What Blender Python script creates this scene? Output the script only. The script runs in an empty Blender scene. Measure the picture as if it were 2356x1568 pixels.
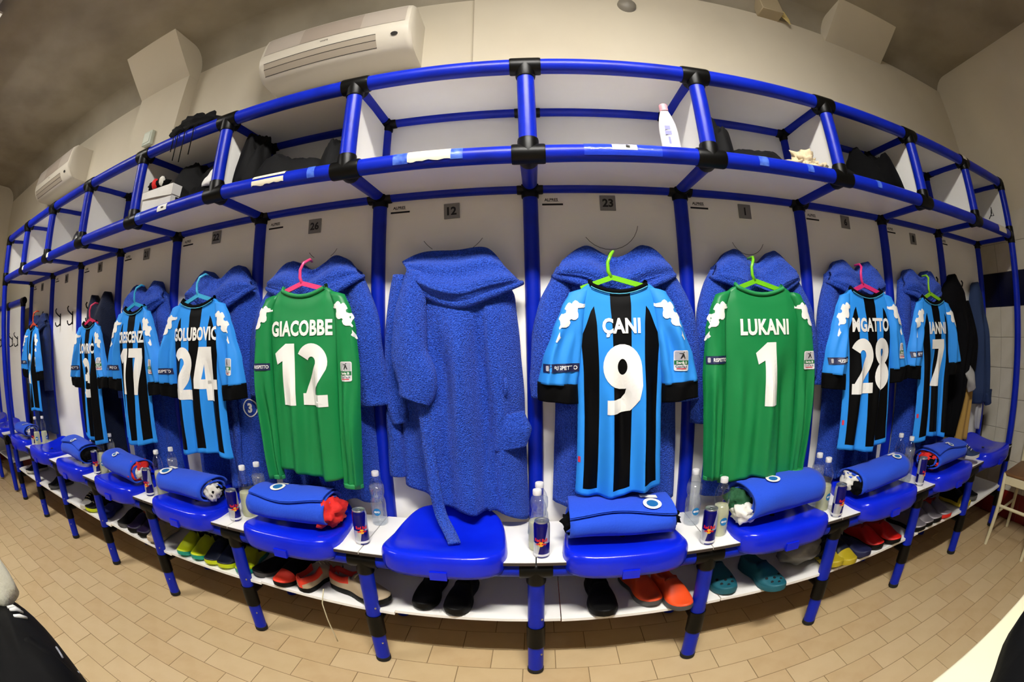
import bpy, bmesh, math, random
from mathutils import Vector, Matrix, noise

S = bpy.context.scene
COL = S.collection
PI = math.pi

# ------------------------------------------------------------------ camera
def basis(yaw, pitch, roll):
    cy, sy, cp, sp, cr, sr = math.cos(yaw), math.sin(yaw), math.cos(pitch), math.sin(pitch), math.cos(roll), math.sin(roll)
    f = Vector((sy*cp, cy*cp, sp)); r0 = Vector((cy, -sy, 0)); u0 = r0.cross(f)
    return cr*r0 + sr*u0, -sr*r0 + cr*u0, f
CAM = Vector((0.003, -1.6315, 1.2593))
_r, _u, _f = basis(-0.0515, -0.0078, -0.0207)
cd = bpy.data.cameras.new('camera'); cam = bpy.data.objects.new('camera', cd); COL.objects.link(cam)
cam.matrix_world = Matrix(((_r.x, _u.x, -_f.x, CAM.x), (_r.y, _u.y, -_f.y, CAM.y), (_r.z, _u.z, -_f.z, CAM.z), (0, 0, 0, 1)))
cd.type = 'PANO'
cd.sensor_fit = 'HORIZONTAL'; cd.sensor_width = 36.0; cd.sensor_height = 36.0*1568/2356
cd.panorama_type = 'FISHEYE_EQUISOLID'
cd.fisheye_lens = 1018.0*36.0/2356
cd.fisheye_fov = math.radians(200)
cd.clip_start = 0.02; cd.clip_end = 60
S.camera = cam
if hasattr(S, 'cycles'): S.cycles.transparent_max_bounces = 32

# ------------------------------------------------------------------ world, exposure, lamps
w = bpy.data.worlds.new('world'); S.world = w; w.use_nodes = True
w.node_tree.nodes['Background'].inputs[0].default_value = (0.5, 0.5, 0.5, 1)
w.node_tree.nodes['Background'].inputs[1].default_value = 0.02
S.view_settings.view_transform = 'Standard'; S.view_settings.look = 'None'
S.view_settings.exposure = 0.0; S.view_settings.gamma = 1.0; S.view_settings.use_curve_mapping = False
LAMPS = [  # x, y, z, length along x, emission strength
    (0.10, -1.72, 3.02, 1.25, 200.0),
    (-3.30, -1.72, 3.02, 1.25, 112.0),
]
LAMP_COLOUR = (1.0, 0.965, 0.905, 1)
CEIL = 3.18
WALL_Y = 0.12
LEFT_X, RIGHT_X, FRONT_Y = -6.0, 3.22, -4.0

# ------------------------------------------------------------------ materials
ALBEDO = 0.86
def lin(h):
    h = h.lstrip('#'); out = []
    for i in (0, 2, 4):
        c = int(h[i:i+2], 16)/255
        out.append(ALBEDO*(c/12.92 if c <= 0.04045 else ((c+0.055)/1.055)**2.4))
    return (*out, 1)
MATS = {}
def mat(name, hexcol, rough=0.5, metal=0.0, spec=0.5, bump=None, var=None, sheen=0.0, coat=0.0, coords='Object'):
    """bump=(scale,strength,detail); var=(scale, second colour, low, high)"""
    if name in MATS: return MATS[name]
    m = bpy.data.materials.new(name); m.use_nodes = True
    nt = m.node_tree; b = nt.nodes['Principled BSDF']
    b.inputs['Base Color'].default_value = lin(hexcol); b.inputs['Roughness'].default_value = rough
    b.inputs['Metallic'].default_value = metal; b.inputs['Specular IOR Level'].default_value = spec
    b.inputs['Sheen Weight'].default_value = sheen; b.inputs['Coat Weight'].default_value = coat
    if bump or var:
        tc = nt.nodes.new('ShaderNodeTexCoord')
    if bump:
        n = nt.nodes.new('ShaderNodeTexNoise'); n.inputs['Scale'].default_value = bump[0]
        n.inputs['Detail'].default_value = bump[2] if len(bump) > 2 else 3
        bp = nt.nodes.new('ShaderNodeBump'); bp.inputs['Strength'].default_value = bump[1]; bp.inputs['Distance'].default_value = bump[3] if len(bump) > 3 else 0.004
        nt.links.new(tc.outputs[coords], n.inputs['Vector']); nt.links.new(n.outputs['Fac'], bp.inputs['Height'])
        nt.links.new(bp.outputs['Normal'], b.inputs['Normal'])
    if var:
        n2 = nt.nodes.new('ShaderNodeTexNoise'); n2.inputs['Scale'].default_value = var[0]; n2.inputs['Detail'].default_value = 5
        r = nt.nodes.new('ShaderNodeMapRange'); r.inputs[1].default_value = var[2]; r.inputs[2].default_value = var[3]
        mx = nt.nodes.new('ShaderNodeMix'); mx.data_type = 'RGBA'
        mx.inputs[6].default_value = lin(hexcol); mx.inputs[7].default_value = lin(var[1])
        nt.links.new(tc.outputs[coords], n2.inputs['Vector']); nt.links.new(n2.outputs['Fac'], r.inputs[0])
        nt.links.new(r.outputs[0], mx.inputs[0]); nt.links.new(mx.outputs[2], b.inputs['Base Color'])
    MATS[name] = m
    return m

wall_paint = mat('beige wall paint', '#d6ccb6', 0.85, bump=(9, 0.25, 6), var=(1.3, '#c9bea7', .45, .75))
ceiling_paint = mat('grey beige ceiling plaster', '#a89f8c', 0.95, bump=(5, 0.9, 8), var=(2.2, '#8f8674', .4, .7))
tile_white = mat('cream glazed wall tile', '#dcd6c6', 0.25, var=(6, '#d2cbb9', .4, .7))
tile_navy = mat('navy glazed wall tile', '#0b0f2e', 0.25)
tile_red = mat('dark red skirting tile', '#7c1712', 0.35)
grout_wall = mat('grey wall grout', '#a9a294', 0.9)
grout_floor = mat('brown floor grout', '#8a7350', 0.95)
floor_tile = mat('tan floor tile', '#cdb48a', 0.42, spec=.4, bump=(60, .06), var=(9, '#c8ae84', .42, .68))
floor_tile_b = mat('light tan floor tile', '#d0b78e', 0.42, spec=.4, bump=(60, .06), var=(8, '#cbb188', .42, .68))
floor_tile_c = mat('worn tan floor tile', '#caaf85', 0.42, spec=.4, bump=(60, .06), var=(11, '#c3a77c', .42, .7))
blue_tube = mat('blue painted steel tube', '#0724b4', 0.36, spec=.24, bump=(40, .05), var=(9, '#061e9c', .5, .75))
black_conn = mat('black plastic connector', '#040403', 0.4, spec=.2, bump=(50, .05))
rubber = mat('black rubber foot', '#0a0a0a', 0.8)
white_panel = mat('white laminate panel', '#fffdf8', 0.4, spec=.4, bump=(70, .03), var=(2.5, '#faf6ee', .5, .8))
panel_edge = mat('dark laminate core edge', '#3a302b', 0.7)
seat_blue = mat('glossy blue moulded plastic', '#0a22dc', 0.2, spec=.4, bump=(220, .05), var=(7, '#0b28e4', .45, .7))
hole_dark = mat('dark hole', '#03040c', 0.9)
metal_grey = mat('brushed grey plate', '#8d8b88', 0.45, metal=.35)
ink = mat('black ink', '#0b0b0b', 0.6)
steel = mat('zinc screw', '#b9b6ae', 0.35, metal=.9)

# ------------------------------------------------------------------ mesh helpers
def obj(name, me, parent=None, m=None, loc=None, rot=None):
    o = bpy.data.objects.new(name, me); COL.objects.link(o)
    if parent is not None: o.parent = parent
    if m is not None and me is not None and len(me.materials) == 0: me.materials.append(m)
    if loc is not None: o.location = loc
    if rot is not None: o.rotation_euler = rot
    return o
def empty(name, loc=(0, 0, 0), rot=(0, 0, 0)):
    o = bpy.data.objects.new(name, None); COL.objects.link(o); o.location = loc; o.rotation_euler = rot
    o.empty_display_size = 0.05
    return o
def tag(o, label, cat, group=None, kind=None):
    o['label'] = label; o['category'] = cat
    if group: o['group'] = group
    if kind: o['kind'] = kind
    return o
class MB:
    def __init__(s): s.v = []; s.f = []; s.uv = {}; s.mi = []
    def quad_grid(s, fn, nu, nv, uvs=True, flip=False, closeu=False, mi=0):
        """fn(u,v)->(x,y,z); u,v in 0..1"""
        b = len(s.v)
        for j in range(nv+1):
            for i in range(nu+1):
                s.v.append(tuple(fn(i/nu, j/nv)))
        for j in range(nv):
            for i in range(nu):
                a = b+j*(nu+1)+i; q = (a, a+1, a+nu+2, a+nu+1)
                uv = [(i/nu, j/nv), ((i+1)/nu, j/nv), ((i+1)/nu, (j+1)/nv), (i/nu, (j+1)/nv)]
                if flip: q = q[::-1]; uv = uv[::-1]
                s.uv[len(s.f)] = uv; s.f.append(q); s.mi.append(mi)
        return b
    def face(s, idx, mi=0): s.f.append(tuple(idx)); s.mi.append(mi)
    def box(s, lo, hi, mi=0):
        b = len(s.v); (x0, y0, z0), (x1, y1, z1) = lo, hi
        s.v += [(x0,y0,z0),(x1,y0,z0),(x1,y1,z0),(x0,y1,z0),(x0,y0,z1),(x1,y0,z1),(x1,y1,z1),(x0,y1,z1)]
        for q in ((0,3,2,1),(4,5,6,7),(0,1,5,4),(1,2,6,5),(2,3,7,6),(3,0,4,7)): s.face([b+i for i in q], mi)
    def tube(s, path, rad, n=12, caps=True, mi=0, sx=1.0, up=None):
        """sweep a circle (or ellipse, sx) along path; rad number or list"""
        P = [Vector(p) for p in path]; b = len(s.v); m = len(P)
        R = rad if isinstance(rad, (list, tuple)) else [rad]*m
        pn = None
        for i, p in enumerate(P):
            t = (P[min(i+1, m-1)]-P[max(i-1, 0)]).normalized()
            if pn is None:
                a = Vector(up) if up else (Vector((0, 0, 1)) if abs(t.z) < .9 else Vector((1, 0, 0)))
                nn = (a - t*a.dot(t)).normalized()
            else:
                nn = (pn - t*pn.dot(t)).normalized()
            pn = nn; bb = t.cross(nn)
            for k in range(n):
                a = 2*PI*k/n
                s.v.append(tuple(p + nn*math.cos(a)*R[i] + bb*math.sin(a)*R[i]*sx))
        for i in range(m-1):
            for k in range(n):
                k2 = (k+1) % n
                s.face((b+i*n+k, b+i*n+k2, b+(i+1)*n+k2, b+(i+1)*n+k), mi)
        if caps:
            s.face([b+k for k in range(n)][::-1], mi); s.face([b+(m-1)*n+k for k in range(n)], mi)
        return b
    def lathe(s, prof, n=24, mi=0, c=(0, 0, 0), caps=True):
        b = len(s.v); m = len(prof)
        for (r, z) in prof:
            for k in range(n):
                a = 2*PI*k/n; s.v.append((c[0]+r*math.cos(a), c[1]+r*math.sin(a), c[2]+z))
        for i in range(m-1):
            for k in range(n):
                k2 = (k+1) % n
                s.uv[len(s.f)] = [(k/n, prof[i][1]), ((k+1)/n, prof[i][1]), ((k+1)/n, prof[i+1][1]), (k/n, prof[i+1][1])]
                s.face((b+i*n+k, b+i*n+k2, b+(i+1)*n+k2, b+(i+1)*n+k), mi)
        if caps:
            s.face([b+k for k in range(n)][::-1], mi); s.face([b+(m-1)*n+k for k in range(n)], mi)
    def prism(s, pts, y0, y1, mi=0):
        """polygon pts in (x,z), extruded along y"""
        b = len(s.v); n = len(pts)
        s.v += [(p[0], y0, p[1]) for p in pts] + [(p[0], y1, p[1]) for p in pts]
        s.face([b+i for i in range(n)], mi); s.face([b+n+i for i in range(n)][::-1], mi)
        for i in range(n):
            j = (i+1) % n; s.face((b+j, b+i, b+n+i, b+n+j), mi)
    def mesh(s, name='m', smooth=False, mats=None, fix=True):
        me = bpy.data.meshes.new(name); me.from_pydata(s.v, [], s.f)
        if s.uv:
            ul = me.uv_layers.new(name='UVMap')
            for p in me.polygons:
                q = s.uv.get(p.index)
                if q:
                    for li, c in zip(p.loop_indices, q): ul.data[li].uv = c
        if mats:
            for m in mats: me.materials.append(m)
            for p in me.polygons: p.material_index = s.mi[p.index]
        if fix:
            bm = bmesh.new(); bm.from_mesh(me)
            bmesh.ops.remove_doubles(bm, verts=bm.verts, dist=1e-5)
            bmesh.ops.recalc_face_normals(bm, faces=bm.faces)
            bm.to_mesh(me); bm.free()
        if smooth:
            for p in me.polygons: p.use_smooth = True
            if smooth == 'auto': me.set_sharp_from_angle(angle=math.radians(38))
        me.update()
        return me
    def build(s, name, m, parent=None, smooth=False, loc=None, rot=None):
        ms = m if isinstance(m, (list, tuple)) else [m]
        return obj(name, s.mesh(name, smooth, ms), parent, None, loc, rot)
def bevel_box(name, lo, hi, m, parent=None, r=.004, seg=2, loc=None, rot=None):
    b = MB(); b.box(lo, hi); me = b.mesh(name, False, [m])
    bm = bmesh.new(); bm.from_mesh(me)
    bmesh.ops.bevel(bm, geom=list(bm.edges), offset=r, segments=seg, affect='EDGES', profile=.5)
    bm.to_mesh(me); bm.free()
    for p in me.polygons: p.use_smooth = True
    me.set_sharp_from_angle(angle=math.radians(40))
    return obj(name, me, parent, None, loc, rot)
def struct(o): o['kind'] = 'structure'; return o

# text as a flat mesh in the xz plane (facing -y), centred
def text_mesh(txt, height, bold=0.0, xscale=1.0, space=1.0, res=3):
    c = bpy.data.curves.new('t', 'FONT'); c.body = txt; c.size = 1.0; c.offset = bold; c.space_character = space
    c.resolution_u = res; c.fill_mode = 'FRONT'
    o = bpy.data.objects.new('t', c); me = bpy.data.meshes.new_from_object(o)
    bpy.data.objects.remove(o); bpy.data.curves.remove(c)
    xs = [v.co.x for v in me.vertices]; ys = [v.co.y for v in me.vertices]
    k = height/(max(ys)-min(ys)); cx, cy = (max(xs)+min(xs))/2, (max(ys)+min(ys))/2
    for v in me.vertices: v.co = ((v.co.x-cx)*k*xscale, 0, (v.co.y-cy)*k)
    return me
def text_width(me):
    xs = [v.co.x for v in me.vertices]; return max(xs)-min(xs)
def slice_mesh(me, step):
    bm = bmesh.new(); bm.from_mesh(me)
    bmesh.ops.remove_doubles(bm, verts=bm.verts, dist=1e-6)
    for ax in (0, 2):
        lo = min(v.co[ax] for v in bm.verts); hi = max(v.co[ax] for v in bm.verts)
        c = math.floor(lo/step)*step+step
        while c < hi:
            n = Vector((0, 0, 0)); n[ax] = 1; p = Vector((0, 0, 0)); p[ax] = c
            bmesh.ops.bisect_plane(bm, geom=bm.verts[:]+bm.edges[:]+bm.faces[:], plane_co=p, plane_no=n)
            c += step
    bmesh.ops.triangulate(bm, faces=bm.faces[:])
    bm.to_mesh(me); bm.free(); return me
def poly_mesh(pts, name='p'):
    me = bpy.data.meshes.new(name); me.from_pydata([(p[0], 0, p[1]) for p in pts], [], [list(range(len(pts)))])
    bm = bmesh.new(); bm.from_mesh(me); bmesh.ops.triangulate(bm, faces=bm.faces[:], ngon_method='EAR_CLIP'); bm.to_mesh(me); bm.free()
    return me
def join_meshes(lst):
    bm = bmesh.new()
    for me in lst: bm.from_mesh(me)
    out = bpy.data.meshes.new('j'); bm.to_mesh(out); bm.free(); return out

# ================================================================== ROOM
def tiles_plane(parent, m_fn, y_or_x, axis, a0, a1, z0, z1, ta, tz, thick, name='tile', gap=.003, side=1):
    """wall tiles on plane x=const (axis 'x'); a runs along y"""
    nz = int(round((z1-z0)/tz)); na = int(round((a1-a0)/ta)); cache = {}
    for j in range(nz):
        for i in range(na):
            zc = z0+(j+.5)*tz; ac = a0+(i+.5)*ta; m = m_fn(zc)
            if m.name not in cache:
                b = MB(); b.box((-thick/2, -ta/2+gap/2, -tz/2+gap/2), (thick/2, ta/2-gap/2, tz/2-gap/2)); cache[m.name] = b.mesh('tile', False, [m])
            obj(name, cache[m.name], parent, None, (y_or_x+side*thick/2, ac, zc))

# floor: grout bed + single tiles
b = MB(); b.box((LEFT_X-.1, FRONT_Y-.1, -.1), (RIGHT_X+.1, WALL_Y+.1, -.002))
floor = struct(b.build('floor', grout_floor))
TX, TY = .25, .125
cand = []
for j in range(-26, 3):
    y1 = -.2 + j*TY + TY; y0 = y1-TY
    off = -.048 if j % 2 == 0 else .077
    for i in range(-25, 14):
        x0 = off+i*TX; x1 = x0+TX
        if x0 < LEFT_X or x1 > RIGHT_X+.2 or y1 > WALL_Y+.02 or y0 < -3.3: continue
        cand.append((x0+TX/2, y0+TY/2))
def seen_size(c):
    d = Vector((c[0], c[1], 0))-CAM; L = d.length
    px = d.dot(_r); pz = d.dot(_u); pf = d.dot(_f)
    th = math.atan2(math.hypot(px, pz), pf); R = 2*1018*math.sin(th/2); ph = math.atan2(pz, px)
    X, Y = 1178+R*math.cos(ph), 784-R*math.sin(ph)
    inside = -20 < X < 2376 and -20 < Y < 1600
    return (abs(d.z)/L**3) * (1 if inside else 0)
cand.sort(key=lambda c: -seen_size(c))
tmesh = []
for m in (floor_tile, floor_tile_b, floor_tile_c):
    b = MB(); b.box((-TX/2+.0018, -TY/2+.0018, -.006), (TX/2-.0018, TY/2-.0018, 0)); tmesh.append(b.mesh('tile', False, [m]))
rnd = random.Random(4)
for c in cand[:300]: obj('tile', rnd.choice(tmesh), floor, None, (c[0], c[1], rnd.uniform(-.0006, .0002)))
b = MB()
for c in cand[300:]:
    b.box((c[0]-TX/2+.0018, c[1]-TY/2+.0018, -.006), (c[0]+TX/2-.0018, c[1]+TY/2-.0018, 0))
o = b.build('tile_field', floor_tile, floor); o['kind'] = 'stuff'

# ceiling with a coved edge along the back wall
b = MB(); b.box((LEFT_X-.1, FRONT_Y-.1, CEIL), (RIGHT_X+.1, WALL_Y+.1, CEIL+.1))
R_ = .16
b.quad_grid(lambda u, v: (LEFT_X+(RIGHT_X-LEFT_X)*u, WALL_Y-R_+R_*math.sin(v*PI/2), CEIL-R_+R_*math.cos(v*PI/2)), 24, 8)
ceil = struct(b.build('ceiling', ceiling_paint, smooth='auto'))

# back wall; the part right of x=-0.24 stands 25 mm proud
b = MB(); b.box((LEFT_X-.1, WALL_Y, 0), (RIGHT_X+.1, WALL_Y+.1, CEIL)); b.box((-.24, WALL_Y-.035, 0), (RIGHT_X, WALL_Y, CEIL-.1))
wb = struct(b.build('wall_back', wall_paint))
for i in range(45):
    b = MB(); b.box((LEFT_X+.2*i+.002, WALL_Y-.044, .001), (LEFT_X+.2*i+.198, WALL_Y-.036, .19)); b.build('tile', tile_red, wb)
b = MB(); b.box((-.0, 0, 0), (RIGHT_X-LEFT_X, .02, .46)); b.build('kick_board', mat('dark brown kick board', '#2a211b', .8), wb, False, (LEFT_X, WALL_Y-.055, .20))  # added board; its dark colour stands in for the shade under the bench
b = MB(); b.box((LEFT_X-.1, FRONT_Y-.1, 0), (RIGHT_X+.1, FRONT_Y, CEIL)); struct(b.build('wall_front', mat('dim blue grey opposite wall', '#9c9b98', .8)))
# side walls: paint above, tiles below with a navy band and a red skirting row
def side_wall(name, x, sgn, y_vis0, y_vis1):
    b = MB(); b.box((min(x, x+sgn*.1), FRONT_Y, 0), (max(x, x+sgn*.1), WALL_Y, CEIL))
    wl = struct(b.build(name, wall_paint))
    b = MB(); b.box((min(x, x-sgn*.004), FRONT_Y, 0), (max(x, x-sgn*.004), WALL_Y, 2.03)); b.build('grout_bed', grout_wall, wl)
    fx = x-sgn*.004
    def m_fn(z): return tile_navy if 1.41 < z < 1.64 else (tile_red if z < .19 else tile_white)
    zs = [0.0, .19]; 
    n = 6
    for i in range(n): zs.append(.19+(1.41-.19)*(i+1)/n)
    zs += [1.64, 1.835, 2.03]
    cache = {}
    for j in range(len(zs)-1):
        y = y_vis1; 
        while y-.2 >= y_vis0-.001:
            key = j
            if key not in cache:
                h = zs[j+1]-zs[j]; bb = MB(); bb.box((-.003, -.0985, -h/2+.0015), (.003, .0985, h/2-.0015)); cache[key] = bb.mesh('tile', False, [m_fn((zs[j]+zs[j+1])/2)])
            obj('tile', cache[key], wl, None, (fx-sgn*.003, y-.1, (zs[j]+zs[j+1])/2)); y -= .2
    return wl
side_wall('wall_right', RIGHT_X, 1, -1.5, WALL_Y)
side_wall('wall_left', LEFT_X, -1, -1.1, WALL_Y)
# pier with a splayed head on the left, a splayed head alone on the right
b = MB(); b.box((-2.60, .02, 0), (-2.07, WALL_Y+.02, CEIL))
def haunch(b, x0, x1, yb, zb, yt):
    n = len(b.v); b.v += [(x0, yb, zb), (x1, yb, zb), (x1, yt, CEIL+.02), (x0, yt, CEIL+.02), (x0, WALL_Y, zb), (x1, WALL_Y, zb), (x1, WALL_Y, CEIL+.02), (x0, WALL_Y, CEIL+.02)]
    for q in ((0,1,2,3), (4,7,6,5), (0,4,5,1), (1,5,6,2), (3,7,4,0), (2,6,7,3)): b.face([n+i for i in q])
struct(b.build('trim_pier', wall_paint))
b = MB(); haunch(b, -2.602, -2.068, .0195, 2.95, -.30); struct(b.build('trim_haunch', wall_paint))
b = MB(); haunch(b, 1.86, 2.40, WALL_Y-.03, 3.03, -.28); struct(b.build('trim_beam', wall_paint))

# ------------------------------------------------------------------ ceiling lamps (strip fittings with a louvre)
lamp_white = mat('white lamp housing', '#d8d6d0', .5)
emit = bpy.data.materials.new('lamp diffuser'); emit.use_nodes = True
def lamp(x, y, z, L, power, label):
    t = tag(empty('ceiling_light', (x, y, z)), label, 'light', 'strip lights on the ceiling')
    b = MB(); h = .09
    b.box((-L/2-.06, -.10, .0), (L/2+.06, .10, CEIL-z)); b.box((-L/2-.06, -.17, -.012), (L/2+.06, .17, .0))
    b.build('housing', lamp_white, t)
    m = bpy.data.materials.new('lit diffuser'); m.use_nodes = True; nt = m.node_tree; nt.nodes.remove(nt.nodes['Principled BSDF'])
    e = nt.nodes.new('ShaderNodeEmission'); e.inputs[0].default_value = LAMP_COLOUR; e.inputs[1].default_value = power
    nt.links.new(e.outputs[0], nt.nodes['Material Output'].inputs[0])
    for i in range(6):                       # six lit cells with white blades between
        x0 = -L/2+L*i/6; b = MB(); b.box((x0+.012, -h, -.042), (x0+L/6-.012, h, -.0125)); b.build('diffuser', m, t)
    for i in range(7):
        xx = -L/2+L*i/6; b = MB(); b.box((xx-.006, -h-.004, -.095), (xx+.006, h+.004, -.0125)); b.build('louvre_blade', lamp_white, t)
for i, (x, y, z, L, p) in enumerate(LAMPS):
    lamp(x, y, z, L, p, ['white strip light on the ceiling above the middle lockers', 'white strip light on the ceiling above the far left lockers'][i])

# ================================================================== LOCKER FRAME
PT = .6; K0, K1 = -7, 5
YS, YB = -.357, -.331           # front of shelf, front of bench
ZT, ZTB, ZS, ZSB, ZB = 2.171, 2.188, 1.836, 1.840, .50
BT = .545                        # bench board top
R = .029; RC = .0335
unit = tag(empty('locker_bench', (0, 0, 0)), 'long blue tubular locker bench with white panels and twelve bays', 'locker')
_cache = {}
SAG = {0: -.013, -1: -.010, -2: .004, 1: -.003, 2: .004}
def hrail(name, p, q, parent, r=R):
    p, q = Vector(p), Vector(q); L = (q-p).length; key = ('r', round(L, 3), r)
    if key not in _cache:
        b = MB(); b.tube([(-L/2, 0, 0), (0, 0, 0), (L/2, 0, 0)], r, 20); _cache[key] = b.mesh('rail', 'auto', [blue_tube])
    d = (q-p).normalized()
    o = obj(name, _cache[key], parent, None, (p+q)/2); o.rotation_mode = 'QUATERNION'; o.rotation_quaternion = Vector((1, 0, 0)).rotation_difference(d)
    return o
def connector(c, arms, parent, l=.052, m=black_conn):
    key = ('c', tuple(arms), l)
    if key not in _cache:
        b = MB()
        for a in arms:
            a = Vector(a); b.tube([(0, 0, 0), tuple(a*l*.9), tuple(a*l)], [RC, RC, RC*.96], 20)
        bs = MB(); 
        _cache[key] = b.mesh('connector', 'auto', [m], fix=False)
    return obj('connector', _cache[key], parent, None, c)
XP, XM, UP, DN, BK, FR = (1,0,0), (-1,0,0), (0,0,1), (0,0,-1), (0,1,0), (0,-1,0)
def panel(name, lo, hi, parent=unit, m=white_panel):
    b = MB(); b.box(lo, hi); return b.build(name, m, parent)
for k in range(K0, K1+1):
    x = PT*k; ends = [a for a, ok in ((XP, k < K1), (XM, k > K0)) if ok]; end = k in (K0, K1)
    # front: top corner, shelf corner, upright between
    connector((x, YS, ZT), ends+[DN, BK], unit)
    zs = ZS+SAG.get(k, 0)
    hrail('post', (x, YS, zs+.05), (x, YS, ZT-.05), unit)
    connector((x, YS, zs), ends+[UP, BK]+([DN] if end else []), unit)
    # back: upright and corners
    hrail('post', (x, 0, .02), (x, 0, ZTB-.05), unit)
    connector((x, 0, ZTB), ends+[DN, FR], unit); connector((x, 0, ZSB), ends+[FR, UP, DN], unit, .05)
    # rails front to back
    hrail('side_rail', (x, YS+.05, ZT), (x, -.05, ZTB), unit); hrail('side_rail', (x, YS+.05, zs), (x, -.05, ZSB), unit)
    hrail('side_rail', (x, YB+.05, ZB), (x, 0, ZB), unit)
    # divider of the pigeon hole
    panel('divider_panel', (x-.006, YS+.02, ZS+.02), (x+.006, -.02, ZT-.02))
    # bench: corner, leg with sleeve and foot
    if end:
        hrail('post', (x, YS, ZS-.05), (x, YB, ZB+.05), unit)
    connector((x, YB, ZB), ends+[DN, BK]+([UP] if end else []), unit, .055)
    hrail('leg', (x, YB, .02), (x, YB, ZB-.05), unit)
    b = MB(); b.tube([(0, 0, -.05), (0, 0, 0), (0, 0, .05)], RC, 20); b.tube([(0, 0, .03), (0, .03, .03), (0, .07, .03)], RC, 16)
    b.build('leg_sleeve', black_conn, unit, 'auto', (x, YB, .197))
    b = MB(); b.lathe([(.024, 0), (.031, .004), (.031, .02), (.027, .024)], 20); b.build('foot', rubber, unit, 'auto', (x, YB, 0))
    hrail('side_rail', (x, YB+.07, .225), (x, 0, .225), unit, .024)
    for zz in (.29, .11):
        b = MB(); b.lathe([(.004, 0), (.004, .003)], 8); b.build('screw', steel, unit, False, (x+.02, YB-.0215, zz), (PI/2, 0, .5))
plates = {-7: '', -6: '', -5: '', -4: '21', -3: '22', -2: '26', -1: '12', 0: '23', 1: '1', 2: '6', 3: '', 4: None}
mk_text = slice_mesh(text_mesh('ALPRES', .012, .03), 1); mk_small = text_mesh('.................', .002, .02)
rnd = random.Random(11)
for k in range(K0, K1):
    x0, x1 = PT*k, PT*(k+1); xm = (x0+x1)/2
    za_, zb_ = ZS+SAG.get(k, 0), ZS+SAG.get(k+1, 0)
    hrail('rail', (x0+.05, YS, za_), (x1-.05, YS, zb_), unit)
    for (y, z, n) in ((YS, ZT, 'rail'), (0, ZTB, 'back_rail'), (0, ZSB, 'back_rail'), (YB, ZB, 'bench_rail')):
        hrail(n, (x0+.05, y, z), (x1-.05, y, z), unit)
    # panels
    b = MB(); e = .008
    n0 = len(b.v)
    for (za, zc, zb, nm) in ((ZT, ZT, ZTB, 'roof_panel'), (za_, zb_, ZSB, 'shelf_panel')):
        b = MB(); b.v = [(x0+e, YS, za-.005), (x1-e, YS, zc-.005), (x1-e, 0, zb-.005), (x0+e, 0, zb-.005), (x0+e, YS, za+.006), (x1-e, YS, zc+.006), (x1-e, 0, zb+.006), (x0+e, 0, zb+.006)]
        for q in ((0,3,2,1),(4,5,6,7),(0,1,5,4),(1,2,6,5),(2,3,7,6),(3,0,4,7)): b.face(q)
        b.build(nm, white_panel, unit)
    panel('back_panel', (x0+e, .006, ZSB), (x1-e, .016, ZTB))
    pl = panel('back_panel', (x0+e, .006, .46), (x1-e, .016, ZSB))
    for (me, dx, dz) in ((mk_text, .060, 1.785), (mk_small, .066, 1.777)):
        obj('maker_mark', me, pl, ink, (x0+.008+dx+.012, .0054, dz))
    b = MB(); b.box((x0+.045, .0045, 1.762), (x0+.125, .0062, 1.769)); b.build('black_bar', ink, pl)
    t = plates[k]
    if t is not None:
        np_ = bevel_box('number_plate', (-.031, -.002, -.031), (.031, .002, .031), metal_grey, unit, .001, 1, (xm+rnd.uniform(-.006, .006), .003, 1.755+rnd.uniform(-.008, .02)), (0, rnd.uniform(-.03, .03), 0))
        if t: obj('digits', text_mesh(t, .034, .035), np_, ink, (0, -.0026, 0))
        else:
            b = MB(); b.prism([(-.012, -.018), (.010, -.02), (.013, .012), (.002, .02), (-.010, .016)], -.0026, -.0022); b.build('digits', ink, np_)
    # bench board (joints at the posts) and low shoe shelf
    bb = MB(); bb.box((x0+.002, YB-.037, BT-.012), (x1-.002, -.03, BT)); bo = bb.build('bench_board', white_panel, unit)
    ed = MB(); ed.box((x0+.002, YB-.039, BT-.0125), (x1-.002, YB-.0368, BT-.0025)); ed.build('edge_strip', panel_edge, bo)
    tilt = rnd.uniform(-.012, .012)
    b = MB(); a0, a1 = x0+.09, x1+.086
    if k == K1-1: a1 = x1-.01
    if k == K0: a0 = x0+.01
    z0, z1 = .268-tilt, .268+tilt
    b.v = [(a0, -.335, z0), (a1, -.335, z1), (a1, -.02, z1), (a0, -.02, z0), (a0, -.335, z0+.012), (a1, -.335, z1+.012), (a1, -.02, z1+.012), (a0, -.02, z0+.012)]
    for q in ((0,3,2,1),(4,5,6,7),(0,1,5,4),(1,2,6,5),(2,3,7,6),(3,0,4,7)): b.face(q)
    b.build('shoe_shelf', white_panel, unit)

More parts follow.
